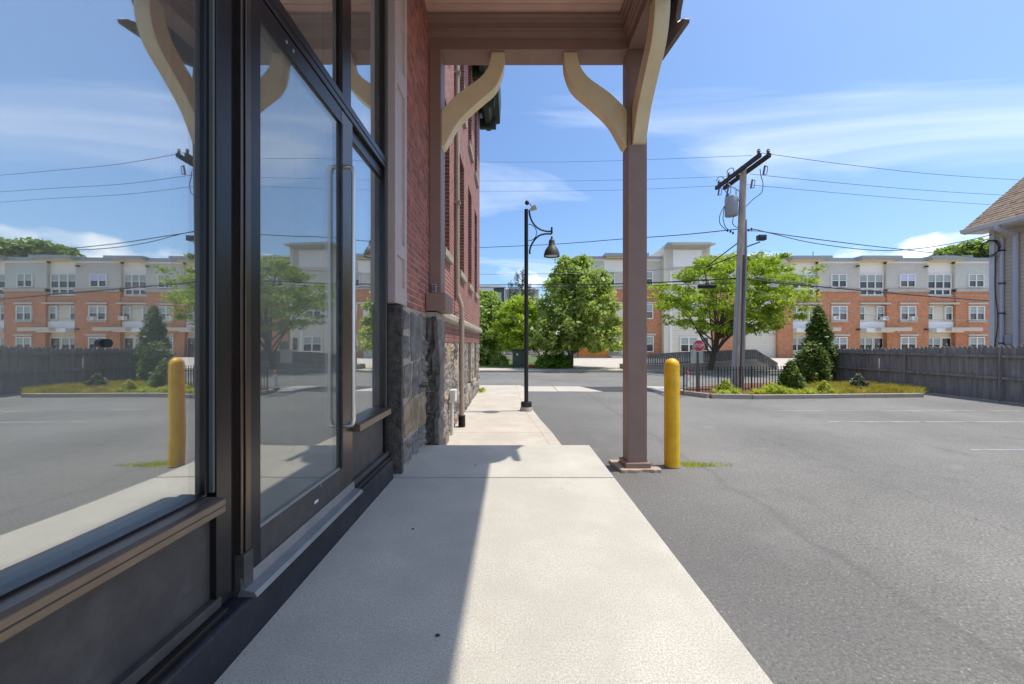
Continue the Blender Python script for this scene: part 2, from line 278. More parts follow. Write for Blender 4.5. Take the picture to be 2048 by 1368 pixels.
def thing(name, loc, label, cat, group=None):
    o = bpy.data.objects.new(name, None); COL.objects.link(o); o.location = loc; o.empty_display_size = .2
    OFF[o.name] = Vector(loc); return tag(o, label, cat, group)
def box(name, b, m, parent=None, bevel=0, **k): return obj(name, MB().box(*b), m, parent, bevel, **k)
def at(px, py, D): return Vector(((px - VX) * D / F, D, CZ - (py - VY) * D / F))
def X(px, D): return (px - VX) * D / F
def Z(py, D): return CZ - (py - VY) * D / F
def catmull(pts, n=6):
    P = [Vector(p) for p in pts]; P = [P[0] * 2 - P[1]] + P + [P[-1] * 2 - P[-2]]; out = []
    for i in range(1, len(P) - 2):
        for k in range(n):
            t = k / n; a, b, c, d = P[i - 1:i + 3]
            out.append(.5 * ((2 * b) + (c - a) * t + (2 * a - 5 * b + 4 * c - d) * t * t + (3 * b - a - 3 * c + d) * t ** 3))
    return out + [P[-2]]
# ---------------------------------------------------------------- ground, paving
g = MB().add([(-600, -600, -.06), (700, -600, -.06), (700, 900, -.06), (-600, 900, -.06)], [(0, 1, 2, 3)])
obj('ground', g, 'earth', kind='structure')
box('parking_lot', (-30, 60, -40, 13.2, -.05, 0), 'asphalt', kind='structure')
box('street', (-120, 160, 13.2, 22.4, -.05, -.004), 'street', kind='structure')
box('pavement_patch', (2.55, 4.95, 13.28, 14.75, -.01, .004), 'patch', kind='structure')
ap = bpy.data.objects.new('driveway_apron', None); COL.objects.link(ap); ap['kind'] = 'structure'; OFF[ap.name] = Vector((0, 0, 0))
for x0, x1 in ((.36, 1.55), (1.57, 2.55), (4.95, 5.75)):
    obj('slab', MB().prism([(x0, 13.25), (x1 + (.5 if x1 == 2.55 else 0), 13.2), (x1, 14.8), (x0, 14.85)], 'z', -.03, .012), 'walk', ap)
pl = bpy.data.objects.new('entrance_platform', None); COL.objects.link(pl); pl['kind'] = 'structure'; OFF[pl.name] = Vector((0, 0, 0))
box('slab', (-1.3, .923, 3.562, 4.69, -.02, .40), 'concrete', pl, .008)
box('slab', (-1.3, .923, -3.5, 3.542, -.02, .40), 'concrete', pl, .008)
box('joint', (-1.3, .92, 3.541, 3.563, .1, .388), 'patch', pl)
sw = bpy.data.objects.new('sidewalk', None); COL.objects.link(sw); sw['kind'] = 'structure'; OFF[sw.name] = Vector((0, 0, 0))
ed = [(4.69, .86), (6.13, .77), (7.13, .705), (9.1, .50), (14.95, .375)]
def edge(y): return float(np.interp(y, [e[0] for e in ed], [e[1] for e in ed]))
ys = [4.70, 5.58, 6.93, 8.28, 9.63, 11.0, 12.4, 13.7, 14.9]
for a, b in zip(ys, ys[1:]):
    obj('slab', MB().prism([(-1.3, a + .004), (edge(a) - .19, a + .004), (edge(b) - .19, b - .004), (-1.3, b - .004)], 'z', -.03, .05), 'walk', sw)
    obj('kerb', MB().prism([(edge(a) - .184, a + .004), (edge(a), a + .004), (edge(b), b - .004), (edge(b) - .184, b - .004)], 'z', -.03, .047), 'walk', sw)
box('far_sidewalk', (-80, 120, 22.55, 25.0, -.05, .09), 'walk', kind='structure')
box('far_kerb', (-80, 120, 22.3, 22.54, -.05, .105), 'kerb', kind='structure')
box('lawn', (-60, 3.6, 25.01, 47, -.05, .11), 'lawn', kind='structure')
box('forecourt', (3.61, 120, 25.01, 43.2, -.05, .07), 'walk', kind='structure')
for y, x0, x1 in ((9.45, 6.3, 13.0), (8.12, 6.45, 13.0), (5.97, 6.9, 13)):
    box('parking_line', (x0, x1, y - .03, y + .03, -.002, .004), 'paint', kind='structure')
for (dx, dy, s) in ((1.35, 5.25, .010), (1.9, 5.0, .012), (1.12, 4.4, .010), (-.63, 2.55, .012), (-.35, 3.9, .01), (-.3, 1.62, .012)):
    z = 0 if dx > .93 else .4
    obj('dead_leaf', MB().add([(dx - s, dy, z + .002), (dx, dy - s * .6, z + .006), (dx + s * 1.2, dy, z + .003), (dx, dy + s * .7, z + .008)], [(0, 1, 2, 3)]), 'woodd' if z else 'sandstone', kind='stuff')
r = random.Random(12); mb = MB()
for k in range(230):
    x = .95 + abs(r.gauss(0, .9)) if k % 3 else r.uniform(1, 8); y = r.uniform(1.2, 9); q = r.uniform(.003, .009)
    mb.add([(x - q, y, 0), (x, y - q, 0), (x + q, y, 0), (x, y + q, 0), (x, y, q * 1.1)], [(0, 1, 4), (1, 2, 4), (2, 3, 4), (3, 0, 4)])
obj('grit', mb, 'sandstone', kind='stuff')
mb = MB()
for k in range(120):
    x = -1.035 + abs(r.gauss(0, .03)); y = r.uniform(.6, 3.6); q = r.uniform(.001, .0035)
    mb.add([(x - q, y, .4), (x, y - q, .4), (x + q, y, .4), (x, y + q, .4), (x, y, .4 + q)], [(0, 1, 4), (1, 2, 4), (2, 3, 4), (3, 0, 4)])
obj('wall_debris', mb, 'stone', kind='stuff')
# ---------------------------------------------------------------- brick building
XB = -1.05
bld = thing('brick_building', (-1.3, 9, 0), 'red brick building on a rough stone base beside the sidewalk', 'building')
def wall_panels(name, ys_, zs, holes, x0, x1, m, par):
    mb = MB()
    for i in range(len(ys_) - 1):
        for j in range(len(zs) - 1):
            ym, zm = (ys_[i] + ys_[i + 1]) / 2, (zs[j] + zs[j + 1]) / 2
            if any(h[0] < ym < h[1] and h[2] < zm < h[3] for h in holes): continue
            mb.box(x0, x1, ys_[i], ys_[i + 1], zs[j], zs[j + 1])
    return obj(name, mb, m, par)
WY = [(6.15, 6.8), (8.0, 8.9), (9.75, 10.6), (11.45, 12.3)]
holes = [(a, b, 3.08, 5.5) for a, b in WY] + [(a, b, 6.55, 9.0) for a, b in WY]
cuts = sorted({5.29, 13.3} | {y for p in WY for y in p})
wall_panels('wall', cuts, [2.1, 3.08, 5.5, 6.55, 9.0, 9.7], holes, XB - .3, XB, 'brickwall', bld)
box('wall_core', (-6, XB - .3, 5.5, 13.3, 0, 9.7), 'brickwall', bld)
box('upper_wall', (-6, -1.35, -6, 5.5, 5.9, 9.7), 'brickwall', bld)
for a, b in WY:
    for z0, z1 in ((3.08, 5.5), (6.55, 9.0)):
        wn = box('window', (XB - .22, XB - .16, a, b, z0, z1), 'mauve_d', bld)
        for k in range(2):
            zz = z0 + .06 + k * (z1 - z0) / 2
            box('pane', (XB - .165, XB - .155, a + .06, b - .06, zz, zz + (z1 - z0) / 2 - .1), 'dark', wn)
        box('sill', (XB - .15, XB + .06, a - .06, b + .06, z0 - .13, z0 - .003), 'sandstone', bld, .01)
mb = MB()
prof = [(XB - .06, 2.1), (XB + .05, 2.1), (XB + .09, 2.06), (XB + .09, 1.98), (XB + .05, 1.94), (XB - .06, 1.94)]
mb.prism(prof, 'y', 5.35, 13.36); obj('belt_course', mb, 'sandstone', bld, .01)
mb = MB().prism([(-1.35, 9.72), (-.95, 9.72 - .55), (-.85, 9.15), (-.85, 8.95), (-.70, 8.95), (-.62, 9.15), (-.38, 9.2), (-.34, 9.9), (-1.35, 10.1)], 'y', -6, 13.75)
obj('cornice', mb, 'dgreen', bld)
for k in range(7): box('cornice_bracket', (XB, -.5, 13.3 - k * 1.25, 13.45 - k * 1.25, 8.82, 9.14), 'dgreen', bld, .02)
# brick pier: every brick
mbk = MB().box(-.035, .003, -.1, .1, -.029, .029)
bm_ = [mbk.mesh('brick') for _ in range(3)]
for me, k in zip(bm_, ('brick', 'brick_b', 'brick_c')): me.materials.append(M[k])
half = [MB().box(-.035, .003, -.048, .048, -.029, .029).mesh('brick') for _ in range(3)]
for me, k in zip(half, ('brick', 'brick_b', 'brick_c')): me.materials.append(M[k])
box('mortar_bed', (-1.35, -1.024, 3.90, 5.0, 1.88, 5.66), 'mortar_b', bld)
y0p, y1p, zb, row = 3.915, 4.975, 1.95, 0
while zb < 5.62:
    y = y0p + (.0 if row % 2 else .0); first = row % 2
    cells = []; yy = y0p
    if first: cells.append((yy, .104)); yy += .106
    while yy + .2 <= y1p + .02: cells.append((yy, .208)); yy += .212
    if y1p - yy > .08: cells.append((yy, .104))
    for (cy, wd) in cells:
        me = random.choices(bm_ if wd > .15 else half, (6, 3, 1.5) if zb > 2.35 else (3, 1, 6))[0]
        o = bpy.data.objects.new('brick', me); link(o, bld)
        o.location = (-1.024 + random.uniform(-.001, .002), cy + wd / 2, zb + .034); o.rotation_euler = (random.uniform(-.008, .008), 0, random.uniform(-.012, .012))
    zb += .0677; row += 1
# stones
def stone_mesh(w_, h_, d_, seed, rough=.02, n=5):
    r = random.Random(seed); v = []; f = []
    cj = [(r.uniform(-.022, .022), r.uniform(-.028, .028)) for _ in range(4)]
    j = [[(r.uniform(-1, 1), r.uniform(-1, 1), r.uniform(-1, 1)) for _ in range(n + 1)] for _ in range(n + 1)]
    for a in range(n + 1):
        for b in range(n + 1):
            u, t = a / n, b / n; e = min(u, 1 - u, t, 1 - t); q = j[a][b]
            bulge = d_ * (1 if e > .01 else .35) + q[0] * rough * (1 if e > .01 else .3)
            sx = .0 if e > .01 else .12 * abs(2 * t - 1) ** 6 * (.5 - u)
            jy = sum(cj[i][0] * wt for i, wt in enumerate(((1 - u) * (1 - t), u * (1 - t), u * t, (1 - u) * t))); jz = sum(cj[i][1] * wt for i, wt in enumerate(((1 - u) * (1 - t), u * (1 - t), u * t, (1 - u) * t)))
            v.append((bulge, (u - .5 + sx * .5) * w_ + q[1] * rough * .35 + jy, (t - .5) * h_ + q[2] * rough * .35 + jz))
    for a in range(n):
        for b in range(n):
            i = a * (n + 1) + b; f.append((i, i + n + 1, i + n + 2, i + 1))
    k = len(v)
    ring = [a * (n + 1) for a in range(n + 1)] + [n * (n + 1) + b for b in range(1, n + 1)] + [a * (n + 1) + n for a in range(n - 1, -1, -1)] + [b for b in range(n - 1, 0, -1)]
    for i in ring: v.append((-.06, v[i][1], v[i][2]))
    m_ = len(ring)
    for i in range(m_): f.append((ring[(i + 1) % m_], ring[i], k + i, k + (i + 1) % m_))
    mm = MB(); mm.add(v, f); mm.smooth = False; return mm.mesh('stone')
sid = 0
def lay_stones(par, y0, y1, z0, z1, x, seed, kinds, hrow=(.16, .34), wrow=(.18, .42), holes=(), face='x', gap=.034, d=.018):
    global sid
    r = random.Random(seed); z = z0
    while z < z1 - .06:
        h = min(r.uniform(*hrow), z1 - z)
        if z1 - z - h < .1: h = z1 - z
        y = y0
        while y < y1 - .04:
            wd = min(r.uniform(*wrow), y1 - y)
            if y1 - y - wd < .1: wd = y1 - y
            segs = [(z, h)]
            if h > .24 and r.random() < .3: k = r.uniform(.4, .6); segs = [(z, h * k), (z + h * k, h * (1 - k))]
            for (zz, hh) in segs:
                c = (y + wd / 2, zz + hh / 2)
                if any(a - wd * .3 < c[0] < b + wd * .3 and p - hh * .3 < c[1] < q + hh * .3 for a, b, p, q in holes): continue
                sid += 1
                me = stone_mesh(wd - gap * r.uniform(.7, 1.5), hh - gap * r.uniform(.7, 1.5), d * r.uniform(.5, 1.3), sid)
                me.materials.append(M[r.choice(kinds)])
                o = bpy.data.objects.new('stone', me); link(o, par)
                if face == 'x': o.location = (x, c[0], c[1]); o.rotation_euler = (r.uniform(-.05, .05), 0, 0)
                else: o.location = (c[0], x, c[1]); o.rotation_euler = (0, 0, -math.pi / 2)
            y += wd
        z += h
box('mortar_core', (-1.35, -1.012, 3.70, 4.72, .2, 1.95), 'mortar', bld)
lay_stones(bld, 3.72, 4.70, .42, 1.93, -1.012, 3, ['stone', 'stone', 'stone3', 'stone2', 'stone3'], (.2, .42), (.16, .42), gap=.036, d=.026)
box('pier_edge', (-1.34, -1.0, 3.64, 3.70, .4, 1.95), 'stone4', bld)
# corner column of large dark stones
box('mortar_core', (-1.3, -.885, 4.74, 5.28, 0, 1.97), 'mortar', bld)
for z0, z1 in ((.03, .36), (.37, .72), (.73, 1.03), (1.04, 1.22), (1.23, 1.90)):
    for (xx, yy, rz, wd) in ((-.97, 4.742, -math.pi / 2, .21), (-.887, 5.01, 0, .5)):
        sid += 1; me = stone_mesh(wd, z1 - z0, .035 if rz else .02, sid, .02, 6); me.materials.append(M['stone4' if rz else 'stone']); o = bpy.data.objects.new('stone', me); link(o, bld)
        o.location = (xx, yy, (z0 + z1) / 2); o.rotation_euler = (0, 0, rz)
# far foundation
BW = [(8.15, 8.75, .55, 1.62), (9.9, 10.65, .55, 1.62), (11.6, 12.3, .55, 1.62)]
wall_panels('foundation_core', sorted({5.29, 13.3} | {y for b in BW for y in b[:2]}), [-.05, .55, 1.62, 1.96], BW, -1.4, XB - .02, 'mortar', bld)
for a, b, c_, d_ in BW: box('basement_window', (-1.36, -1.3, a, b, c_, d_), 'dark', bld)
lay_stones(bld, 5.29, 13.3, 0, 1.62, XB - .02, 11, ['stone', 'stone2', 'stone', 'stone3', 'stone4', 'stone'], (.18, .32), (.22, .5), BW)
mb = MB()
for z in (1.63, 1.70, 1.77, 1.84):
    mb.box(XB - .05, XB - .004, 5.3, 13.3, z, z + .058)
obj('brick_band', mb, 'brickwall', bld)
ds = MB().tube(catmull([(-1.0, 7.4, 8.9), (-1.0, 7.4, 5), (-1.0, 7.4, 2.62), (-.985, 7.4, 2.5), (-.925, 7.4, 2.3), (-.915, 7.4, 2.15), (-.915, 7.4, 1.2), (-.915, 7.4, .2)], 5), .045, 10)
dsp = obj('downspout', ds, 'tan', bld)
for k in range(9): obj('boot_ring', MB().lathe([(.055, 0), (.07, .008), (.07, .014), (.055, .022)], (-.915, 7.4, .055 + k * .024), 14), 'plast', dsp)
for z in (2.15, 4.2, 6.6): box('strap', (-1.06, -.94, 7.34, 7.46, z, z + .04), 'tan', dsp)
mb = MB().tube([(-1.0, 6.75, .05), (-1.0, 6.75, .62)], .03, 8); cb_ = obj('conduit', mb, 'white', bld)
box('junction_box', (-1.03, -.93, 6.65, 6.86, .62, .82), 'white', cb_, .01)
vg = box('vent', (-1.04, -.99, 5.95, 6.3, .06, .2), 'mauve_d', bld)
for k in range(6): box('louvre', (-.992, -.975, 5.97 + k * .055, 6.0 + k * .055, .07, .19), 'tan', vg)
for y, z in ((4.35, 1.13),):
    hb = obj('hose_bib', MB().tube([(-1.0, y, z), (-.92, y, z), (-.90, y, z - .05)], .018, 8), 'stone4', bld)
    obj('valve_wheel', MB().lathe([(.0, 0), (.03, .002), (.03, .012), (0, .014)], (-.93, y, z + .03), 10), 'stone4', hb)
# trim board with sunk panels
tr = MB().box(-1.3, -1.045, 3.52, 3.90, 1.96, 5.66)
for a, b in ((3.52, 3.58), (3.84, 3.90)): tr.box(-1.045, -1.025, a, b, 1.96, 5.66)
for a, b in ((1.96, 2.12), (2.40, 2.52), (3.95, 4.15), (5.5, 5.66)): tr.box(-1.045, -1.0255, 3.58, 3.84, a, b)
obj('trim_board', tr, 'lilac', bld)
# ---------------------------------------------------------------- storefront
sf = thing('storefront', (-1.1, 1.5, .4), 'dark bronze glazed storefront with a tall door, beside the shaded platform', 'storefront')
box('base_curb', (-1.4, -1.04, -3.5, 3.53, .38, .572), 'blackcurb', sf, .012)
XG = -1.14
def glass(name, y0, y1, z0, z1, par): return box(name, (XG - .006, XG + .006, y0, y1, z0, z1), 'glass', par)
glass('window_glass', -3.4, 1.46, 1.03, 5.5, sf)
glass('side_glass', 2.80, 3.44, 1.03, 3.03, sf); glass('transom_glass', 1.70, 2.58, 3.2, 5.5, sf); glass('transom_glass', 2.74, 3.44, 3.2, 5.5, sf)
sl_ = MB().prism([(-1.2, .99), (-1.02, .99), (-1.02, 1.038), (-1.04, 1.043), (-1.2, 1.045)], 'y', -3.4, 1.425); sx = obj('sill', sl_, 'sillm', sf, .003)
box('sill_groove', (-1.03, -1.0185, -3.4, 1.425, 1.012, 1.016), 'bronze', sx)
box('sill_top', (-1.16, -1.09, -3.4, 1.425, 1.046, 1.052), 'bronze', sx)
sl_ = MB().prism([(-1.2, .985), (-1.04, .985), (-1.04, 1.033), (-1.07, 1.04), (-1.2, 1.05)], 'y', 2.745, 3.46); obj('sill', sl_, 'sillm', sf, .003)
box('kick_panel', (-1.16, -1.12, -3.4, 1.48, .64, .99), 'bronze2', sf); box('kick_panel', (-1.14, -1.115, 2.745, 3.46, .64, .985), 'bronze2', sf)
box('bottom_channel', (-1.2, -1.065, -3.4, 1.5, .572, .60), 'bronze', sf, .004); box('bottom_channel', (-1.2, -1.09, -3.4, 1.5, .60, .64), 'bronze2', sf, .004)
box('bottom_channel', (-1.2, -1.06, 2.745, 3.53, .572, .60), 'bronze', sf, .004); box('bottom_channel', (-1.2, -1.085, 2.745, 3.53, .60, .64), 'bronze2', sf, .004)
for (x1, a, b, z0, m) in ((-1.115, 1.45, 1.47, 1.04, 'bronze'), (-1.10, 1.47, 1.48, 1.04, 'gasket'), (-1.095, 1.48, 1.56, .6, 'bronze'), (-1.11, 1.56, 1.60, .6, 'bronze'), (-1.085, 1.60, 1.615, .74, 'bronze3'), (-1.10, 1.615, 1.622, .74, 'bronze'),
                          (-1.08, 1.622, 1.655, .74, 'bronze3'), (-1.09, 3.435, 3.46, 1.04, 'bronze'), (-1.085, 3.46, 3.475, 1.04, 'gasket'), (-1.09, 3.475, 3.53, .6, 'bronze')):
    box('mullion', (-1.24, x1, a, b, z0, 5.5), m, sf, .002)
box('jamb_base', (-1.24, -1.075, 1.602, 1.66, .572, .74), 'bronze2', sf)
box('transom_mullion', (-1.24, -1.10, 2.6, 2.74, 3.21, 5.5), 'bronze', sf, .003)
hd = box('header', (-1.24, -1.085, 1.656, 3.474, 3.11, 3.205), 'bronze', sf, .004); box('header_reveal', (-1.24, -1.0815, 1.656, 3.474, 3.15, 3.156), 'blackcurb', hd)
box('header', (-1.24, -1.115, 2.75, 3.474, 3.02, 3.108), 'bronze', sf, .003)
box('transom_bar', (-1.24, -1.12, -3.4, 1.53, 3.12, 3.2), 'bronze', sf, .004)
box('head_frame', (-1.3, -1.06, -3.5, 3.53, 5.5, 5.66), 'bronze', sf)
dr = box('door', (-1.135, -1.09, 1.662, 1.735, .60, 3.10), 'bronze', sf, .004)   # hinge stile carries the door
box('stile', (-1.135, -1.088, 2.555, 2.735, .60, 3.10), 'bronze3', dr, .004)
box('top_rail', (-1.135, -1.091, 1.735, 2.555, 3.01, 3.10), 'bronze', dr); box('bottom_rail', (-1.135, -1.091, 1.735, 2.555, .60, .785), 'bronze2', dr)
box('stile_edge', (-1.13, -1.0865, 2.553, 2.575, .79, 3.01), 'blackcurb', dr)
box('door_glass', (-1.116, -1.104, 1.735, 2.555, .785, 3.01), 'dglass', dr)
box('glazing_bead', (-1.103, -1.095, 1.735, 2.55, .785, .80), 'alum', dr); box('rail_label', (-1.092, -1.0895, 2.21, 2.25, .70, .715), 'signw', dr)
for yy in (1.93, 1.99): obj('bolt_cap', MB().tube([(-1.092, yy, 3.055), (-1.086, yy, 3.055)], .008, 10), 'alum', dr)
hp_ = catmull([(-1.09, 2.6, 2.745), (-1.055, 2.6, 2.745), (-1.038, 2.6, 2.735), (-1.028, 2.6, 2.70)], 4) + catmull([(-1.028, 2.6, 1.10), (-1.038, 2.6, 1.065), (-1.055, 2.6, 1.055), (-1.09, 2.6, 1.055)], 4)
obj('handle', MB().tube(hp_, .014, 12), 'steel', dr)
obj('handle', MB().tube([(-1.135 - (p[0] + 1.09), p[1], p[2]) for p in hp_], .014, 12), 'steel', dr)
th = MB().prism([(-1.10, .572), (-1.02, .572), (-1.03, .59), (-1.075, .60), (-1.082, .645), (-1.088, .645), (-1.088, .6)], 'y', 1.60, 2.74); obj('threshold', th, 'alum', sf)
obj('alarm_sensor', MB().tube([(XG + .006, 1.108, 1.592), (XG + .02, 1.108, 1.592)], .0125, 14), 'plast', sf)
# room behind the glass
rm = thing('shop_interior', (-3, 1, .5), 'dim empty shop room seen through the storefront glass', 'room')
box('floor', (-6, -1.26, -5, 4.6, .36, .45), 'roomd', rm); box('back_wall', (-6.1, -6, -5, 4.6, .4, 5.5), 'room', rm); box('end_wall', (-6, -1.4, 4.6, 4.7, .4, 5.5), 'room', rm)
box('end_wall', (-6, -1.26, -5.1, -5, .4, 5.5), 'room', rm); box('room_ceiling', (-6, -1.26, -5, 4.6, 5.5, 5.6), 'room', rm); box('column', (-2.3, -2.0, 4.2, 4.58, .45, 5.49), 'roomp', rm)
fa = thing('fire_alarm', (-2.45, 4.58, 1.8), 'small red fire alarm pull box behind the door glass', 'fire alarm')
box('housing', (-2.54, -2.40, 4.55, 4.598, 1.735, 1.905), 'alarm', fa, .01); box('label_plate', (-2.51, -2.42, 4.545, 4.549, 1.83, 1.88), 'signw', fa); box('pull_handle', (-2.485, -2.445, 4.54, 4.549, 1.78, 1.825), 'signw', fa)
# ---------------------------------------------------------------- canopy
cn = thing('entrance_canopy', (1.59, 5.12, 0), 'mauve timber entrance canopy with cream curved brackets on a square post', 'canopy')
def post(y0):
    box('post', (1.47, 1.71, y0, y0 + .24, .10, 5.29), 'mauve', cn, .006)
    box('post_plinth', (1.43, 1.75, y0 - .04, y0 + .28, .04, .105), 'mauve', cn, .012)
    r = random.Random(4); out = [(1.36 + k * .045, y0 - .085 + r.uniform(-.025, .02)) for k in range(12)] + [(1.875, y0 - .02), (1.84, y0 + .1), (1.83, y0 + .3), (1.6, y0 + .33), (1.31, y0 + .35), (1.33, y0 + .1)]
    obj('footing', MB().prism(out, 'z', -.03, .04), 'footing', cn, .008)
post(5.0); post(-2.5)
box('cross_beam', (-1.02, 1.47, 5.0, 5.285, 5.29, 5.66), 'mauve', cn, .004); box('side_beam', (1.47, 1.71, -2.5, 5.285, 5.292, 5.66), 'mauve', cn, .004); box('cross_beam', (-1.02, 1.47, -2.5, -2.26, 5.29, 5.66), 'mauve', cn)
mp_ = [(0, 5.42), (-.03, 5.425), (-.04, 5.455), (-.055, 5.46), (-.06, 5.49), (-.075, 5.495), (-.075, 5.565), (-.10, 5.575), (-.11, 5.605), (-.135, 5.615), (-.14, 5.645), (0, 5.645)]
obj('moulding', MB().prism([(5.0 + a, b) for a, b in mp_], 'x', -1.02, 1.47), 'mauve', cn)
obj('moulding', MB().prism([(1.47 + a, b) for a, b in mp_], 'y', -2.26, 5.0), 'mauve', cn)
bd = MB().prism([(-.046, 0), (-.042, -.012), (.042, -.012), (.046, 0), (.046, .015), (-.046, .015)], 'x', -1.022, 1.40).mesh('ceiling_board'); bd.materials.append(M['ceil'])
yb = 4.90
while yb > -2.2:
    o = bpy.data.objects.new('ceiling_board', bd); link(o, cn); o.location = (0, yb, 5.66); yb -= .1005
box('ceiling_deck', (-1.3, 1.6, -2.4, 5.2, 5.68, 5.72), 'mauve_d', cn)
lo = [(0, 4.09), (.04, 4.11), (.09, 4.2), (.23, 4.43), (.46, 4.65), (.68, 4.845), (.78, 5.07), (.80, 5.289)]
hi = [(0, 4.54), (.04, 4.60), (.23, 4.78), (.49, 4.97), (.60, 5.13), (.635, 5.289)]
prf = [(p.x, p.y) for p in catmull([(a, b, 0) for a, b in lo], 5)] + [(p.x, p.y) for p in catmull([(a, b, 0) for a, b in hi], 5)][::-1]
obj('bracket', MB().prism([(1.472 - a, b) for a, b in prf], 'y', 5.04, 5.20), 'cream', cn, .006)
obj('bracket', MB().prism([(-.88 + a, b) for a, b in prf], 'y', 5.04, 5.20), 'cream', cn, .006)
obj('bracket', MB().prism([(5.002 - a, b) for a, b in prf], 'x', 1.52, 1.685), 'cream', cn, .006)
obj('bracket', MB().prism([(-2.262 + a, b) for a, b in prf], 'x', 1.52, 1.685), 'cream', cn, .006)
fin = [(5.01, 5.165), (4.28, 5.04), (4.265, 5.075), (4.33, 5.13), (4.40, 5.16), (4.47, 5.20), (4.50, 5.26), (4.48, 5.33), (4.42, 5.42), (4.39, 5.6), (4.25, 5.95), (4.1, 6.25), (4.5, 6.6), (5.45, 5.95), (5.42, 5.3)]
obj('bargeboard', MB().prism(fin, 'x', 1.86, 1.92), 'mauve_d', cn, .008)
obj('bargeboard', MB().prism([(2.78 - a, b) for a, b in fin], 'x', 1.86, 1.92), 'mauve_d', cn, .008)
obj('roof', MB().prism([(5.5, 5.95), (5.5, 6.03), (1.4, 8.4), (-2.7, 6.03), (-2.7, 5.95), (1.4, 8.3)], 'x', -1.1, 1.96), 'shing', cn)
obj('gable', MB().prism([(5.0, 5.67), (4.9, 6.2), (1.4, 8.28), (-2.1, 6.2), (-2.2, 5.67)], 'x', 1.6, 1.7), 'mauve', cn)
box('wall_post', (-1.02, -.878, 4.98, 5.288, 2.2, 5.29), 'mauve', cn, .006)
box('wall_post_base', (-1.015, -.775, 4.72, 5.30, 1.985, 2.2), 'mauve', cn, .008)
kp = thing('keypad', (-.95, 4.98, 2.3), 'small grey entry keypad on the brown wall post', 'keypad')
box('case', (-.985, -.93, 4.955, 4.98, 2.235, 2.335), 'keyc', kp, .006); box('screen', (-.975, -.94, 4.951, 4.956, 2.312, 2.325), 'plast', kp)
for i in range(3):
    for j in range(4): box('key', (-.978 + i * .014, -.968 + i * .014, 4.951, 4.956, 2.25 + j * .014, 2.259 + j * .014), 'plast', kp)
# ---------------------------------------------------------------- bollard, lamp, stop sign
D = 5.06; bx = X(1350, D)
bo = thing('bollard', (bx, D + .1, 0), 'bright yellow round-topped bollard beside the canopy post', 'bollard')
obj('sleeve', MB().lathe([(.095, 0), (.095, 1.31)] + [(.095 * math.cos(t), 1.31 + .095 * math.sin(t)) for t in np.linspace(.15, 1.5, 8)], (bx, D + .1, 0), 32), 'yellow', bo)
obj('base_ring', MB().lathe([(.088, 0), (.10, .0), (.10, .012), (.088, .014)], (bx, D + .1, 0), 24), 'asphalt', bo)
D = 9.2; lx = X(1052.5, D)
lp = thing('street_lamp', (lx, D, .05), 'tall black street lamp with bell shade on the sidewalk', 'street lamp')
obj('base', MB().lathe([(.14, 0), (.14, .07), (.125, .09)], (lx, D, .05), 20), 'sandstone', lp); obj('base_collar', MB().lathe([(.125, .0), (.125, .1), (.115, .115), (.05, .12)], (lx, D, .14), 20), 'blackm', lp)
obj('pole', MB().lathe([(.048, 0), (.044, 4.5)], (lx, D, .2), 14), 'blackm', lp)
def L(px, py): return at(px, py, D)
arm = [L(1058.5, 420), L(1060, 432), L(1066, 446), L(1077, 457), L(1090, 462), L(1103, 463)]
obj('arm', MB().tube(catmull(arm, 4), .02, 8), 'blackm', lp)
arm = [L(1059.5, 508), L(1060, 498), L(1066, 484), L(1077, 472), L(1090, 468), L(1103, 468)]
obj('arm', MB().tube(catmull(arm, 4), .02, 8), 'blackm', lp)
ring = [L(1057, 448.5) , L(1064, 450), L(1071, 457), L(1073, 465), L(1071, 474), L(1064, 480), L(1057, 481)]
obj('scroll', MB().tube(catmull(ring, 4), .009, 6), 'blackm', lp)
c = L(1103.5, 460); obj('arm_spindle', MB().lathe([(.018, -.09), (.022, -.08), (.022, .05), (.014, .07)], c, 10), 'blackm', lp)
c = L(1103.5, 513); s_ = D / F
shade = obj('shade', MB().lathe([(.02, 40 * s_), (.03, 35 * s_), (5 * s_, 33 * s_), (6 * s_, 30 * s_), (6.4 * s_, 22 * s_), (9 * s_, 19 * s_), (13 * s_, 13 * s_), (15.5 * s_, 6 * s_), (16.2 * s_, 0), (15.2 * s_, 0), (14 * s_, 5 * s_), (5 * s_, 14 * s_)], c, 24), mat('dark_grey_shade', (.045, .043, .042), .55), lp)
obj('diffuser', MB().lathe([(.0, .02), (.15, .02), (.15, .03), (0, .035)], c, 20), 'lampin', lp)
c = L(1054, 405); cam_ = obj('camera_head', MB().lathe([(.0, -.06), (.045, -.04), (.05, 0), (.03, .04), (0, .05)], c, 12), 'blackm', lp)
obj('spotlight', MB().tube([L(1061, 420), L(1066, 417), L(1071, 414)], [.03, .055, .07], 12), 'lampin', lp); obj('spot_cable', MB().tube(catmull([L(1055, 410), L(1059, 407), L(1063, 413), L(1062, 419)], 4), .01, 6), 'blackm', lp)
D = 12.3; sx_ = X(1394.5, D)
sg = thing('stop_sign', (sx_, D, .06), 'small red octagonal stop sign on a dark post at the planter', 'sign')
mb = MB()
def octo(r, y0, y1, c): return MB().prism([(c[0] + r * math.cos(R(22.5 + 45 * k)), c[2] + r * math.sin(R(22.5 + 45 * k))) for k in range(8)], 'y', y0, y1)
c = at(1395.5, 691.5, D); rr = 12.4 * D / F
obj('border', octo(rr, D - .055, D - .048, c), 'signw', sg); obj('face', octo(rr * .91, D - .06, D - .0545, c), 'red', sg)
box('post', (sx_ - .03, sx_ + .03, D - .047, D - .005, .05, Z(682, D)), mat('sign_post_brown', (.10, .085, .075), .6), sg)
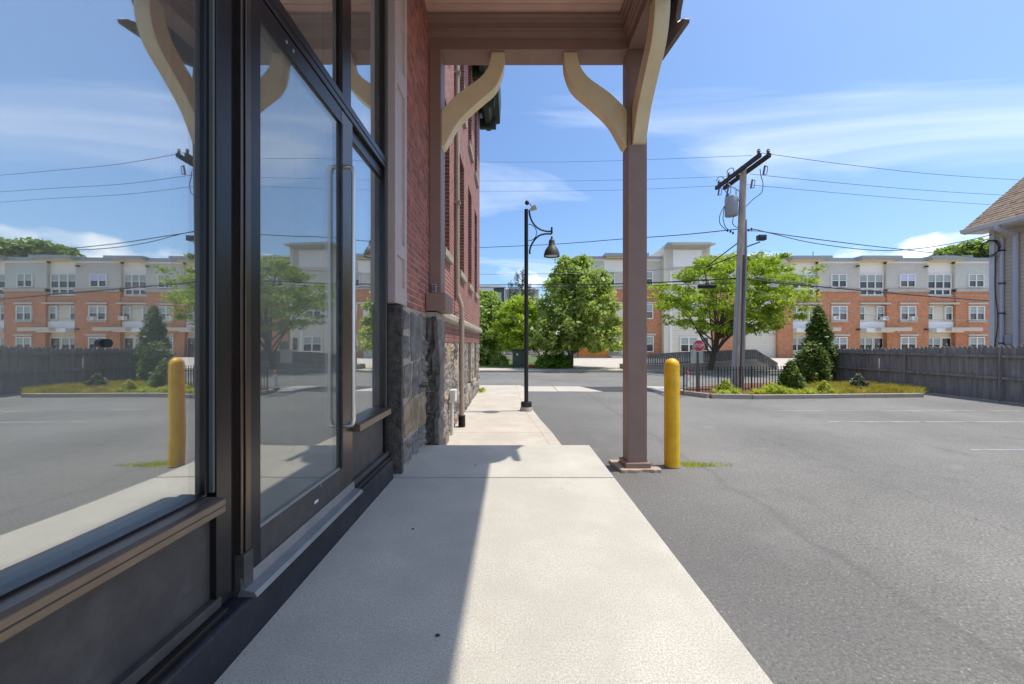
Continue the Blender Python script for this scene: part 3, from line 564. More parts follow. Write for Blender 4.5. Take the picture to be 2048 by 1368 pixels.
fc = bpy.data.curves.new('lettering', 'FONT'); fc.body = 'STOP'; fc.size = .145; fc.align_x = 'CENTER'; fc.align_y = 'CENTER'; fc.extrude = .001; fc.offset = .0005; fc.space_character = 1.04
fo = bpy.data.objects.new('lettering', fc); fc.materials.append(M['signw']); link(fo, sg); fo.location = (c.x, D - .0625, c.z); fo.rotation_euler = (R(90), 0, 0); fo.scale = (.82, 1.1, 1)
bpy.context.view_layer.update(); fme = bpy.data.meshes.new_from_object(fo.evaluated_get(bpy.context.evaluated_depsgraph_get())); fo2 = bpy.data.objects.new('lettering', fme); link(fo2, sg); fo2.location = fo.location; fo2.rotation_euler = fo.rotation_euler; fo2.scale = fo.scale; bpy.data.objects.remove(fo); fo2.name = 'lettering'
# ---------------------------------------------------------------- planter island
isl = [at(1366, 786, 12.9).xy, at(1372, 790, 12.45).xy, at(1420, 797, 11.75).xy, at(1500, 798, 11.6).xy, at(1600, 797, 11.7).xy, at(1720, 795, 11.85).xy, at(1838, 793, 12.0).xy]
isl = [tuple(p) for p in isl]
back = [(12.75, 12.35), (13.4, 15.3), (9.0, 15.3), (5.6, 13.5)]
obj('planter_soil', MB().prism(isl + back, 'z', -.04, .085), 'mulch', kind='structure')
for a, b in zip(isl, isl[1:]):
    d = Vector((b[0] - a[0], b[1] - a[1])); ln = d.length; d.normalize(); nrm = Vector((d.y, -d.x)) * .14
    obj('planter_kerb', MB().prism([tuple(Vector(a) + nrm + d * .004), tuple(Vector(b) + nrm - d * .004), tuple(Vector(b) - d * .004), tuple(Vector(a) + d * .004)], 'z', -.03, .125 + random.uniform(-.012, .012)), 'kerb', bevel=.012, kind='structure')
fi = thing('iron_fence', (7, 12.6, .1), 'low black iron picket fence along the planter edge', 'fence')
pk = MB().box(-.009, .009, -.009, .009, 0, .80).mesh('picket'); pk.materials.append(M['blackm'])
f0, f1 = Vector((X(1368, 12.4), 12.42)), Vector((X(1568, 13.0), 13.0)); nP = 33
for k in range(nP + 1):
    p = f0.lerp(f1, k / nP); o = bpy.data.objects.new('picket', pk); link(o, fi); o.location = (p.x, p.y, .07 + random.uniform(0, .01)); o.scale = (1.8, 1.8, 1.0) if k % 11 == 0 else (1, 1, 1)
for z in (.16, .76):
    mb = MB(); a, b = f0, f1; mb.tube([(a.x, a.y, z), (b.x, b.y, z)], .011, 6); obj('rail', mb, 'blackm', fi)
wd = thing('stockade_fence', (13.5, 12, 0), 'weathered grey wooden stockade fence along the parking lot', 'fence')
pm = MB().prism([(-.064, 0), (.064, 0), (.064, 1.37), (.03, 1.43), (0, 1.45), (-.03, 1.43), (-.064, 1.37)], 'x', -.012, .012).mesh('plank'); pm.materials.append(M['fence'])
yy = 16.6
while yy > 6.0:
    o = bpy.data.objects.new('plank', pm); link(o, wd); zt = float(np.interp(yy, [6, 10.5, 13.4, 13.6, 16.6], [1.60, 1.57, 1.50, 1.47, 1.41]))
    xo = 13.52 - max(0, yy - 13.6) * .085; o.location = (xo + random.uniform(-.006, .006), yy, 0.01); o.scale = (1, 1, zt / 1.46 * random.uniform(.99, 1.01)); o.rotation_euler = (random.uniform(-.012, .012), 0, random.uniform(-.06, .06)); yy -= .1255
for z in (.62, 1.22):
    for (a, b) in ((6, 10.9), (11.0, 13.55), (13.65, 16.6)):
        xa, xb = 13.47 - max(0, a - 13.6) * .085, 13.47 - max(0, b - 13.6) * .085
        obj('rail', MB().add([(xa - .03, a, z), (xa + .03, a, z), (xb + .03, b, z), (xb - .03, b, z), (xa - .03, a, z + .07), (xa + .03, a, z + .07), (xb + .03, b, z + .07), (xb - .03, b, z + .07)], [(0, 3, 2, 1), (4, 5, 6, 7), (0, 1, 5, 4), (1, 2, 6, 5), (2, 3, 7, 6), (3, 0, 4, 7)]), 'fence', wd)
for y, x in ((13.6, 13.47), (10.95, 13.47), (16.6, 13.2)): obj('post', MB().tube([(x - .03, y, 0), (x - .03, y, 1.5)], .025, 8), 'fence', wd)
# ---------------------------------------------------------------- utility pole and wires
D = 13.3; b0, b1 = at(1473, 781, D), at(1487, 333, D)
up = thing('utility_pole', (b0.x, D, .05), 'tall weathered wooden utility pole with transformer and crossarms', 'utility pole')
def P(t, dx=0, dy=0): p = b0.lerp(b1, t); return Vector((p.x + dx, p.y + dy, p.z))
obj('pole', MB().tube([P(-.01), P(.25), P(.5), P(.75), P(1)], [.175, .15, .13, .115, .10], 14), 'wood', up)
obj('conduit', MB().tube([P(0, -.16, -.1), P(.55, -.12, -.1)], .05, 8), 'galv', up); obj('conduit', MB().tube([P(0, .14, -.12), P(.6, .12, -.1), P(.76, .10, -.06)], .035, 8), 'galv', up)
obj('ground_moulding', MB().tube([P(0, .02, -.19), P(.6, .02, -.14)], .025, 6), 'bark', up)
zA = 7.36; xA = P(.98).x
ins = lambda p, m='porc': MB().lathe([(.02, 0), (.05, .03), (.03, .05), (.06, .08), (.035, .11), (.045, .14), (.0, .16)], p, 10)
for dx in (-.16, .13):
    box('crossarm', (xA + dx - .05, xA + dx + .05, 12.15, 14.75, zA - .06, zA + .06), 'woodd', up)
    for y in (12.22, 13.9, 14.55): obj('insulator', ins((xA + dx, y, zA + .06)), 'porc', up)
obj('brace', MB().tube([(xA - .16, 14.1, zA - .05), P(.88)], .015, 6), 'galv', up)
for y, dz in ((12.5, -.45), (13.15, -.62), (14.5, -.35), (13.9, -.55)):
    q = Vector((xA + .16 if y < 13.5 else xA - .22, y, zA + dz)); cu = obj('fuse_cutout', MB().tube([q, q + Vector((.05, 0, .28))], .03, 8), 'porc', up)
    obj('fuse_tube', MB().tube([q + Vector((.11, 0, .02)), q + Vector((.14, 0, .25))], .012, 6), 'galv', cu); obj('hook', MB().tube([q + Vector((.05, 0, .28)), q + Vector((.14, 0, .25))], .012, 6), 'blackm', cu)
    obj('hook', MB().tube([q, q + Vector((.11, 0, .02))], .012, 6), 'blackm', cu)
tp = at(1462.5, 432, D); tr_ = obj('transformer', MB().lathe([(.05, -.02), (.19, 0), (.20, .02), (.20, .58), (.17, .64), (.06, .68)], (tp.x, D, tp.z), 20), 'transf', up)
for a in (2.6, 3.4): obj('bushing', MB().lathe([(.03, 0), (.04, .05), (.02, .12)], (tp.x + .14 * math.cos(a), D + .14 * math.sin(a), tp.z + .62), 8), 'porc', tr_)
for dz in (.12, .5): box('mount', (tp.x + .17, P(.8).x - .08, D - .03, D + .03, tp.z + dz, tp.z + dz + .06), 'galv', tr_)
def wire(name, pts, r=.008, m='wire', par=None, label=None, n=5):
    o = obj(name, MB().tube(catmull(pts, n), r, 5), m, par)
    if label: tag(o, label, 'cable', 'overhead wires')
    return o
p = lambda x, y, d=D: at(x, y, d)
for pts in ([p(1520, 338), p(1522, 352), p(1526, 368), p(1523, 385), p(1508, 397), p(1490, 415)], [p(1448, 378, 14), p(1458, 392, 13.6), p(1463, 395, 13.4)], [p(1449, 412), p(1440, 430), p(1440, 447), p(1452, 460)],
            [p(1449, 412), p(1446, 435), p(1450, 452), p(1456, 459)], [p(1468, 430), p(1465, 445), p(1470, 453), p(1478, 455)], [p(1472, 380), p(1472, 395)], [p(1468, 345), p(1467, 338), p(1462, 336), p(1456, 340), p(1454, 346)],
            [p(1450, 362), p(1446, 355), p(1438, 354), p(1432, 362)]):
    wire('jumper', pts, .012, 'wire', up, n=4)
arm_ = obj('floodlight_arm', MB().tube([p(1485, 498), p(1500, 491), p(1520, 484)], .02, 8), 'blackm', up)
fl = p(1521.5, 477); box('floodlight', (fl.x - .13, fl.x + .13, D - .12, D + .05, fl.z - .07, fl.z + .1), 'blackm', up, .01); box('floodlight_lens', (fl.x - .10, fl.x + .10, D - .124, D - .121, fl.z + .01, fl.z + .08), 'dark', up)
obj('stay', MB().tube([p(1474, 487), p(1411, 535, 14.3)], .018, 6), 'blackm', up); obj('stay', MB().tube([p(1473, 511), p(1411, 535, 14.3)], .018, 6), 'blackm', up)
for q in ((1455, 461), (1461, 463), (1466, 466), (1497, 460), (1503, 458)): obj('splice', MB().lathe([(.0, -.05), (.03, -.03), (.03, .03), (0, .05)], p(*q), 8), 'blackm', up)
wire('overhead_wire', [p(1524, 306, 12.2), p(1700, 330, 14), p(1900, 351, 16), p(2150, 366, 19)], label='topmost wire running right from the pole crossarm')
wire('overhead_wire', [p(1500, 348, 13.4), p(1700, 368, 15), p(1900, 384, 17), p(2150, 398, 20)], label='second wire from the top, running right of the pole')
wire('overhead_wire', [p(1480, 368, 14.6), p(1700, 388, 16), p(1900, 404, 18), p(2150, 420, 21)], label='third wire from the top, running right of the pole')
wire('overhead_wire', [p(1486, 460), p(1510, 459), p(1550, 467, 13.6), p(1700, 487, 15), p(1850, 504, 18), p(1960, 516, 22)], .016, label='black cable sagging from pole down behind the apartment roofline')
wire('overhead_wire', [p(1486, 462), p(1530, 464), p(1620, 485, 13.4), p(1740, 500, 13.5), p(1830, 498, 13.6), p(1930, 482, 13.7), p(1992, 467, 13.6)], .013, label='service cable swooping from pole to the taupe house')
wire('overhead_wire', [p(940, 496, 24), p(1100, 489, 20), p(1245, 478, 17), p(1360, 470, 15), p(1478, 458)], .016, label='twisted cable rising from brick building towards pole below transformer')
wire('overhead_wire', [p(920, 324, 24), p(1100, 324, 20), p(1245, 321, 17), p(1505, 311, 12.3)], .006, label='highest wire left of the pole, crossing the canopy opening')
wire('overhead_wire', [p(920, 362, 25), p(1100, 362, 21), p(1245, 360, 18), p(1480, 352, 13.9)], .006, label='second highest wire left of the pole')
wire('overhead_wire', [p(920, 383, 26), p(1100, 382, 22), p(1245, 380, 19), p(1450, 371, 14.6)], .006, label='third highest wire left of the pole')
wire('overhead_wire', [p(920, 549, 24), p(1140, 547, 20), p(1260, 543, 17), p(1390, 534, 14.5), p(1412, 535, 14.3)], .012, 'wirel', label='pale grey cable ending at the pole stays')
wire('overhead_wire', [p(920, 570, 24), p(1120, 569, 19), p(1260, 567, 16), p(1400, 561, 14), p(1478, 557), p(1560, 566, 13.5), p(1700, 579, 14.5), p(1850, 592, 16), p(1985, 602, 18), p(2150, 612, 20)], .022, label='thick black cable bundle crossing in front of apartments')
wire('overhead_wire', [p(920, 575, 24.3), p(1120, 575, 19.3), p(1260, 573, 16.3), p(1400, 568, 14.3), p(1476, 566, 13.45)], .012, label='thin cable just below the thick bundle left of pole')
wire('overhead_wire', [p(1480, 548), p(1560, 560, 14), p(1700, 576, 15.5), p(1850, 588, 17), p(1985, 592, 19)], .010, 'wirel', label='thin pale cable just above the bundle right of pole')
wire('overhead_wire', [p(1484, 575), p(1600, 603, 14.5), p(1700, 624, 16), p(1800, 637, 17.5), p(1985, 641, 20)], .010, 'wirel', label='lowest pale cable sagging right across the brick apartments')
sc2 = obj('splice_case', MB().tube([p(1395, 573, 14.1), p(1397, 573, 14.1), p(1430, 573, 13.8), p(1433, 573, 13.8)], [.03, .075, .075, .03], 10), 'blackm'); tag(sc2, 'black tubular splice case hanging on cables in front of the tree', 'splice case')
box('cable_clamp', (p(1548, 571, 13.4).x - .1, p(1548, 571, 13.4).x + .12, 13.35, 13.47, p(1548, 574, 13.4).z, p(1548, 568, 13.4).z), 'white', label='small white clamp box on the thick cable bundle', cat='cable clamp')
# ---------------------------------------------------------------- vegetation
def leaves(name, centers, radii, per, size, m, parent=None, flat=.8, seed=1, asp=.55, kind=None, up=.5):
    r = np.random.default_rng(seed); C = np.repeat(np.asarray(centers, float), per, 0); Rr = np.repeat(np.asarray(radii, float), per)
    n = len(C); d = r.normal(size=(n, 3)); d /= np.linalg.norm(d, axis=1)[:, None]; d *= (r.random(n) ** .45)[:, None] * Rr[:, None]; d[:, 2] *= flat
    c = C + d; nz = r.normal(size=(n, 3)); nz[:, 2] = np.abs(nz[:, 2]) + up; nz += d / np.maximum(Rr, .01)[:, None] * .7
    nz /= np.linalg.norm(nz, axis=1)[:, None]; a = np.cross(nz, r.normal(size=(n, 3))); a /= np.linalg.norm(a, axis=1)[:, None]; b = np.cross(nz, a)
    s = size * r.uniform(.6, 1.3, n)[:, None]
    v = np.stack([c - a * s, c + b * s * asp - nz * s * .12, c + a * s, c - b * s * asp - nz * s * .12], 1).reshape(-1, 3)
    me = bpy.data.meshes.new(name); me.vertices.add(4 * n); me.vertices.foreach_set('co', v.ravel()); me.loops.add(4 * n); me.loops.foreach_set('vertex_index', np.arange(4 * n)); me.polygons.add(n)
    me.polygons.foreach_set('loop_start', np.arange(0, 4 * n, 4)); me.polygons.foreach_set('loop_total', np.full(n, 4)); me.update(); me.validate()
    me.materials.append(M[m]); o = bpy.data.objects.new(name, me); link(o, parent); tag(o, kind=kind); return o
def crown_pts(n, prof, cx, cy, seed, inner=.35, sq=1.0):
    """clump centres inside a body of revolution prof=[(z, radius)...], denser near the surface"""
    r = np.random.default_rng(seed); zs = np.array([q[0] for q in prof]); rs = np.array([q[1] for q in prof]); out = []
    while len(out) < n:
        z = r.uniform(zs[0], zs[-1]); Rm = np.interp(z, zs, rs)
        if r.random() > Rm / rs.max(): continue
        t = r.uniform(0, 2 * math.pi); k = Rm * max(inner, r.random() ** .4) * r.uniform(.8, 1.18)
        out.append((cx + k * math.cos(t) * sq, cy + k * math.sin(t), z))
    return out
def trunk_limbs(par, base, top, r0, limbs, seed, spread):
    r = random.Random(seed); b, t = Vector(base), Vector(top); mb = MB(); mb.tube([b - Vector((0, 0, .1)), b.lerp(t, .25) + Vector((r.uniform(-.05, .05), 0, 0)), b.lerp(t, .6), t], [r0 * 1.25, r0, r0 * .65, r0 * .15], 10)
    obj('trunk', mb, 'bark', par); mb = MB()
    for p_ in limbs:
        q = Vector(p_); s = b.lerp(t, r.uniform(*spread)); mid = s.lerp(q, .5) + Vector((0, 0, .12 * (q - s).length)); mb.tube([s, mid, q], [r0 * .4, r0 * .22, .012], 6)
    obj('limbs', mb, 'bark', par)
def tree(name, label, px, pbase, D_, prof_px, m, n, per, size, seed, clump=.5, r0=.13, sq=1., cx=None, spread=(.2, .6), flat=.8, asp=.55, cat='tree', group=None):
    b = at(px, pbase, D_); b.z = max(b.z, .05); prof = [(Z(y, D_), r * D_ / F) for y, r in prof_px]; cx = X(cx, D_) if cx else b.x
    t = thing(name, b, label, cat, group); pts = crown_pts(n, prof, cx, D_, seed, sq=sq)
    trunk_limbs(t, b, (cx, D_, prof[-1][0] - .3 * (prof[-1][0] - prof[0][0])), r0, pts[::max(1, n // 26)], seed, spread)
    rr_ = np.random.default_rng(seed).uniform(.45, 1.3, n) * clump; leaves('crown', pts, rr_, per, size, m, t, flat, seed, asp); return t
tree('maple_tree', 'dense round green maple tree across the street behind the lamp', 1140, 737, 25.0, [(700, 60), (685, 84), (655, 88), (620, 80), (585, 72), (550, 52), (525, 30), (512, 10)], 'maple', 370, 62, .14, 21, .5, .17, cx=1153)
t = tree('locust_tree', 'spreading yellow-green locust tree behind the utility pole', 1420, 741, 23.0, [(665, 60), (640, 120), (605, 135), (575, 140), (545, 120), (525, 85), (513, 40)], 'locust', 300, 75, .12, 5, .62, .13, cx=1462, flat=.4, asp=.4, spread=(.12, .5))
tree('lime_green_tree', 'bright lime-green small tree behind the lamp pole, next to the maple', 1052, 735, 26.5, [(700, 30), (680, 52), (655, 48), (630, 40), (605, 26), (595, 8)], 'lime', 170, 60, .13, 9, .5, .09, cx=1042, flat=.5, asp=.4)
tree('leafy_tree', 'mid-green leafy tree at the left, by the brick building corner', 965, 735, 29.0, [(725, 30), (700, 55), (660, 58), (625, 52), (600, 35), (585, 12)], 'shrubl', 220, 60, .15, 13, .6, .1, cx=958)
sp = thing('spruce_tree', at(1040, 720, 36), 'thin dark spruce rising above the lime-green tree', 'tree'); sp.location.z = .1; OFF[sp.name] = Vector(sp.location)
obj('trunk', MB().tube([(X(1045, 36), 36, .1), (X(1045, 36), 36, Z(545, 36))], [.14, .02], 8), 'bark', sp)
pts = []; r = random.Random(3)
for x, top in ((1046, 541), (1033, 548), (1022, 566), (1058, 570), (1066, 580)):
    for k in range(26):
        y = top + k * 3.6; wv = 1 + k * .55; a = r.uniform(0, 6.28); pts.append((X(x, 36) + math.cos(a) * wv * .045 * r.uniform(.3, 1), 36 + math.sin(a) * wv * .045, Z(y, 36)))
leaves('crown', pts, [.28] * len(pts), 34, .10, 'spruce', sp, 1.3, 4, .3)
tree('hill_tree', 'broad dark tree cresting above the apartment roof near the house', 1945, 560, 75, [(540, 40), (515, 60), (500, 45), (490, 14)], 'hillm', 150, 40, .5, 31, 1.6, .3)
tree('hill_tree', 'small dark treetop peeking over the apartment roof at the far right', 1878, 560, 76, [(540, 16), (518, 22), (511, 8)], 'hillm', 40, 40, .4, 33, 1.2, .2)
tree('hill_tree', 'wide tree beyond the house, right of the hill trees', 2075, 560, 78, [(540, 40), (505, 60), (480, 20)], 'hillm', 120, 40, .5, 35, 1.6, .3)
def conifer(label, px, ybase, D_, prof_px, seed, n, size=.07, clump=.16, name='arborvitae', m='cedar', per=36):
    b = at(px, ybase, D_); b.z = .06; t = thing(name, b, label, 'shrub'); prof = [(Z(y, D_), rr * D_ / F) for y, rr in prof_px]
    obj('trunk', MB().tube([b, (b.x, b.y, prof[-1][0] - .1)], [.05, .01], 6), 'bark', t); pts = crown_pts(n, prof, b.x, D_, seed, .55); leaves('crown', pts, [clump] * n, per, size, m, t, 1.5, seed, .38, up=.9)
conifer('tall pointed dark arborvitae at the end of the wooden fence', 1638, 762, 16.6, [(764, 17), (735, 26), (700, 25), (665, 18), (635, 9), (613, 2)], 41, 420)
conifer('lower rounded arborvitae in front of the tall pointed one', 1624, 770, 15.6, [(770, 20), (750, 27), (725, 27), (705, 18), (692, 6)], 43, 260)
conifer('small bushy cone evergreen above the yellow groundcover in the planter', 1581, 785, 12.6, [(783, 12), (768, 19), (752, 15), (738, 8), (724, 2)], 45, 170, .05, .1)
conifer('tiny grey-green evergreen seedling in dry grass by the fence', 1717, 784, 12.9, [(782, 7), (772, 12), (762, 7), (752, 2)], 47, 60, .045, .08, 'seedling', 'spruce')
conifer('small bright green sprig plant near the planter kerb', 1648, 789, 12.3, [(789, 8), (778, 10), (768, 4), (762, 1)], 49, 40, .05, .08, 'leafy_sprig', 'ivy', 20)
def bush(label, px, yb, D_, wpx, hpx, seed, m='hedge', n=90, size=.07, name='hedge_bush', per=50):
    b = at(px, yb, D_); t = thing(name, b, label, 'bush'); r = np.random.default_rng(seed); pts = []
    for _ in range(n):
        d = r.normal(size=3); d /= np.linalg.norm(d); d[2] = abs(d[2]); k = r.random() ** .3; pts.append((b.x + d[0] * wpx * D_ / F * k, b.y + d[1] * wpx * D_ / F * .8 * k, b.z + d[2] * hpx * D_ / F * k))
    obj('stems', MB().tube([b, b + Vector((0, 0, hpx * D_ / F * .6))], .04, 6), 'bark', t); leaves('crown', pts, [.2] * n, per, size, m, t, 1, seed, .6)
bush('clipped bright green hedge bush left of the maple trunk', 1093, 737, 24.6, 22, 34, 51); bush('shaded dark hedge bush close against the maple trunk', 1123, 737, 24.9, 20, 32, 53)
bush('low clipped round bush on the lawn beside the green box', 1000, 728, 27, 17, 16, 55, 'shrubl'); bush('low leafy bush at the lawn edge by the brick corner', 970, 728, 28, 20, 18, 57, 'shrubl')
# groundcover and dry grass in the planter
r = np.random.default_rng(8); pts = []; 
for _ in range(260):
    x = r.choice([r.normal(1545, 30), r.normal(1620, 40), r.uniform(1500, 1700), r.normal(1452, 14)]); d_ = r.uniform(11.75, 12.9); pts.append((X(x, d_), d_, .10 + (.22 * math.exp(-((x - 1548) / 28) ** 2) + .04) * r.random()))
leaves('groundcover', pts, [.11] * len(pts), 16, .045, 'ivy', None, .8, 8, .5, 'stuff')
pts = [(X(x, 11.65), 11.62 + r.uniform(0, .1), .03) for x in r.uniform(1425, 1600, 50)]; leaves('kerb_weeds', pts, [.07] * 50, 14, .035, 'ivy', None, .6, 9, .5, 'stuff')
conifer('leafy green weed standing at the foot of the utility pole', 1449, 785, 12.6, [(784, 10), (775, 13), (768, 8), (764, 3)], 61, 30, .05, .09, 'leafy_weed', 'ivy', 18)
def grass(name, pts, h, m, seed, lean=.35):
    r = np.random.default_rng(seed); v = []; f = []
    for (x, y, z) in pts:
        a = r.uniform(0, 6.28); hh = h * r.uniform(.5, 1.3); dx, dy = math.cos(a) * .005, math.sin(a) * .005; lx_, ly_ = r.normal(0, lean * hh, 2); i = len(v)
        v += [(x - dx, y - dy, z), (x + dx, y + dy, z), (x + lx_ * .5, y + ly_ * .5, z + hh * .7), (x + lx_, y + ly_, z + hh)]; f += [(i, i + 1, i + 2), (i, i + 2, i + 3)]
    obj(name, MB().add(v, f), m, kind='stuff')
grass('dry_grass', [(X(x, d_), d_, .08) for x, d_ in zip(r.uniform(1640, 1850, 3600), r.uniform(11.95, 14.5, 3600)) if X(x, d_) < 13.35], .17, 'drygrass', 3, .45)
grass('green_grass', [(X(x, d_), d_, .08) for x, d_ in zip(r.uniform(1545, 1840, 2800), r.uniform(11.9, 14.8, 2800)) if X(x, d_) < 13.35], .13, 'ivy', 4)
grass('crack_weeds', [(bx + .16 + abs(r.normal(0, .28)), 5.2 + r.normal(0, .04), 0) for _ in range(220)], .045, 'ivy', 6, .8)
grass('wall_weeds', [(-1.0 + abs(r.normal(0, .07)), 12.9 + r.normal(0, .2), .05) for _ in range(200)], .1, 'ivy', 7, .6)
grass('lawn_grass', [(X(x, d_), d_, .11) for x, d_ in zip(r.uniform(930, 1085, 6000), r.uniform(25.1, 31, 6000))], .07, 'shrubl', 12, .5)
# ---------------------------------------------------------------- far apartment building
DA = 44.0
ab = thing('apartment_building', (30, DA, 0), 'three-storey terracotta brick and grey siding apartment block across the street', 'building')
zA_ = lambda y: Z(y, DA); xA_ = lambda x: X(x, DA)
def fac(name, x0, x1, y0, y1, m, off=0., th=.5): return box(name, (xA_(x0), xA_(x1), DA - off, DA - off + th, zA_(y1), zA_(y0)), m, ab)
wcache = {}
def win(x0, x1, y0, y1, n=2, off=0., blind='blind', rows=2, frm='trim', split=.5):
    w_, h_ = xA_(x1) - xA_(x0), zA_(y0) - zA_(y1); k = (round(w_, 2), round(h_, 2), n, rows, frm)
    if k not in wcache:
        mb = MB(); t_ = .09; mb.box(0, t_, -.12, .05, 0, h_); mb.box(w_ - t_, w_, -.12, .05, 0, h_); mb.box(t_, w_ - t_, -.12, .05, 0, t_); mb.box(t_, w_ - t_, -.12, .05, h_ - t_, h_)
        for i in range(1, n): mb.box(w_ * i / n - .06, w_ * i / n + .06, -.11, .05, t_, h_ - t_)
        if rows == 2:
            for i in range(n): mb.box(w_ * i / n + .06, w_ * (i + 1) / n - .06, -.09, .05, h_ * split - .03, h_ * split + .03)
        me = mb.mesh('window'); me.materials.append(M[frm]); lo_ = MB(); hi_ = MB()
        for i in range(n):
            a, b = w_ * i / n + .05, w_ * (i + 1) / n - .05
            lo_.box(a, b, -.03, .02, .05, h_ * (split if rows == 2 else 1) - .02)
            if rows == 2: hi_.box(a, b, -.05, .02, h_ * split, h_ - .05)
        wcache[k] = (me, lo_.mesh('lower_pane'), hi_.mesh('upper_pane') if rows == 2 else None)
    me, lo_, hi_ = wcache[k]; o = bpy.data.objects.new('window', me); link(o, ab); o.location = (xA_(x0), DA - off, zA_(y1))
    l = obj('lower_pane', lo_, 'dark', o, local=True)
    if hi_:
        h2 = hi_.copy() if blind != 'blind' else hi_
        if blind != 'blind': h2.materials.clear()
        obj('upper_pane', h2, blind, o, local=True)
    return o
def lint(x0, x1, y0, y1, off=0, m='lintel'): box('lintel', (xA_(x0), xA_(x1), DA - off - .12, DA - off + .02, zA_(y1), zA_(y0)), m, ab)
box('core', (xA_(1150), xA_(2330), DA + .55, DA + 14, -.05, zA_(522)), 'sidg', ab)
acs = []
def brick_seg(x0, x1, win_on=True, blind='blind', green=False):
    fac('siding', x0, x1, 520, 578, 'sidb' if green else 'sidg'); fac('brick_face', x0, x1, 584, 719, 'apbrick', .06, .62); lint(x0, x1, 577.5, 584, .1, 'ledge')
    fac('cornice', x0, x1, 516.5, 523, 'cornice', .25, .8); fac('cornice_trim', x0, x1, 523, 527, 'trim', .12, .6)
    if win_on:
        c = (x0 + x1) / 2 - 1; win(c - 15.5, c + 15.5, 548, 575, 2, .02, blind); win(c - 15.5, c + 15.5, 612, 641, 2, .08, 'blind'); win(c - 15.5, c + 15.5, 674, 702, 2, .08)
        lint(c - 17, c + 21, 605.5, 609, .08); lint(c - 17, c + 18, 641.5, 645, .1, 'ledge'); lint(c - 17, c + 21, 668.5, 672, .08)
def white_bay(x0, x1, blind='blind', door=True):
    o = -.35
    fac('white_panel', x0, x1, 520, 548, 'panelw', o); fac('roof_slab', x0 - 10, x1 + 15, 515, 521, 'cornice', 1.0, 1.6); fac('slab_soffit', x0 - 6, x1 + 4, 521, 523.5, 'soffy', .8, 1.2)
    fac('white_panel', x0, x1, 548, 594, 'panelw', o - .02); win(x0 + 2.5, x1 - 3, 548, 577, 3, -.30, blind); win(x0 + 3, x1 - 5, 578, 590, 3, -.30, rows=1); lint(x0 + 3, x1 - 2, 590, 593, -.25)
    fac('brick_face', x0, x1, 594, 606, 'apbrick', -.03, .5); lint(x0 - 1, x1 + 6, 605.5, 609, .08)
    fac('siding', x0, x1, 609, 643, 'sidc', o); win(x0, x0 + 14, 612, 641, 1, -.28); win(x1 - 16, x1 - 1, 612, 641, 1, -.28); fac('white_panel', x0, x1, 643, 657, 'panelw', -.15, .4)
    fac('entry_canopy', x0, x1, 657, 665, 'trim', .9, 1.4); fac('entry_canopy', x0 + 18, x1 + 24, 656, 663, 'lintel', 1.5, 1.5)
    fac('entry_wall', x0, x1, 665, 719, 'sidc', o - .1); win(x0, x0 + 31, 675, 702, 2, -.38)
    if door:
        d = box('entry_door', (xA_(x1 - 17), xA_(x1 - 2), DA + .36, DA + .46, zA_(719), zA_(677)), 'dark', ab); box('door_frame', (xA_(x1 - 19), xA_(x1), DA + .40, DA + .5, zA_(719), zA_(674)), 'trim', d)
        box('door_plate', (xA_(x1 - 11), xA_(x1 - 8), DA + .345, DA + .36, zA_(689), zA_(687.5)), 'signw', d)
bl = {1719: 'blindb'}
for k in range(5):
    x0 = 1582 + 137 * k; white_bay(x0, x0 + 54); brick_seg(x0 + 54, x0 + 137, blind='blindb' if k == 1 else 'blind', green=(k == 2))
for (x, y) in ((1712, 533), (1849, 534), (1713, 659), (1849, 659)):
    box('wall_lamp', (xA_(x) - .12, xA_(x) + .12, DA - .35, DA - .08, zA_(y) - .06, zA_(y) + .08), 'plast', ab)
for x, y, lab in ((1666, 636, 'white air conditioner in the second-floor window right of the tall arborvitae'), (1764, 637, 'white air conditioner in the narrow window above the dark entry door'), (1821, 637, 'large white air conditioner in a brick wall window above the fence')):
    ac = thing('air_conditioner', (xA_(x), DA - .2, zA_(y + 3)), lab, 'air conditioner', 'window air conditioners'); box('casing', (xA_(x - 6), xA_(x + 5), DA - .5, DA - .125, zA_(y + 4), zA_(y - 3.5)), 'white', ac, .02)
    box('grille', (xA_(x - 1), xA_(x + 4), DA - .505, DA - .5, zA_(y + 3), zA_(y - 2)), 'transf', ac)
# left part
fac('siding', 1150, 1208, 520, 578, 'sidb'); fac('brick_face', 1150, 1323, 578, 674, 'apbrick', .06, .6); fac('orange_wall', 1156, 1214, 674, 714, 'aporange', .5, 1.1); fac('brick_face', 1276, 1323, 674, 719, 'apbrick', .06, .6)
fac('plinth', 1155, 1216, 713.5, 719, 'ledge', .6, 1.2)
fac('cornice', 1150, 1332, 513.5, 518, 'cornice', .3, .9); fac('cornice_trim', 1150, 1323, 518, 522, 'trim', .1, .6); fac('roof_slab', 1206, 1292, 510, 516, 'cornice', 1., 1.6); fac('slab_soffit', 1209, 1288, 516, 518, 'soffy', .8, 1.2)
fac('white_panel', 1208, 1290, 522, 545, 'panelw', .02); fac('siding', 1208, 1290, 545, 578, 'sidg', .02); fac('siding', 1290, 1323, 522, 578, 'sidg', .03); lint(1208, 1323, 575, 579, .1, 'ledge')
win(1212, 1229, 543, 573, 1, .06); win(1286, 1305, 543, 573, 1, .06); lint(1219, 1310, 604, 608, .1); fac('siding', 1222, 1276, 608, 643, 'sidc', .09); win(1212, 1231, 609, 638, 1, .13); win(1288, 1305, 609, 638, 1, .1)
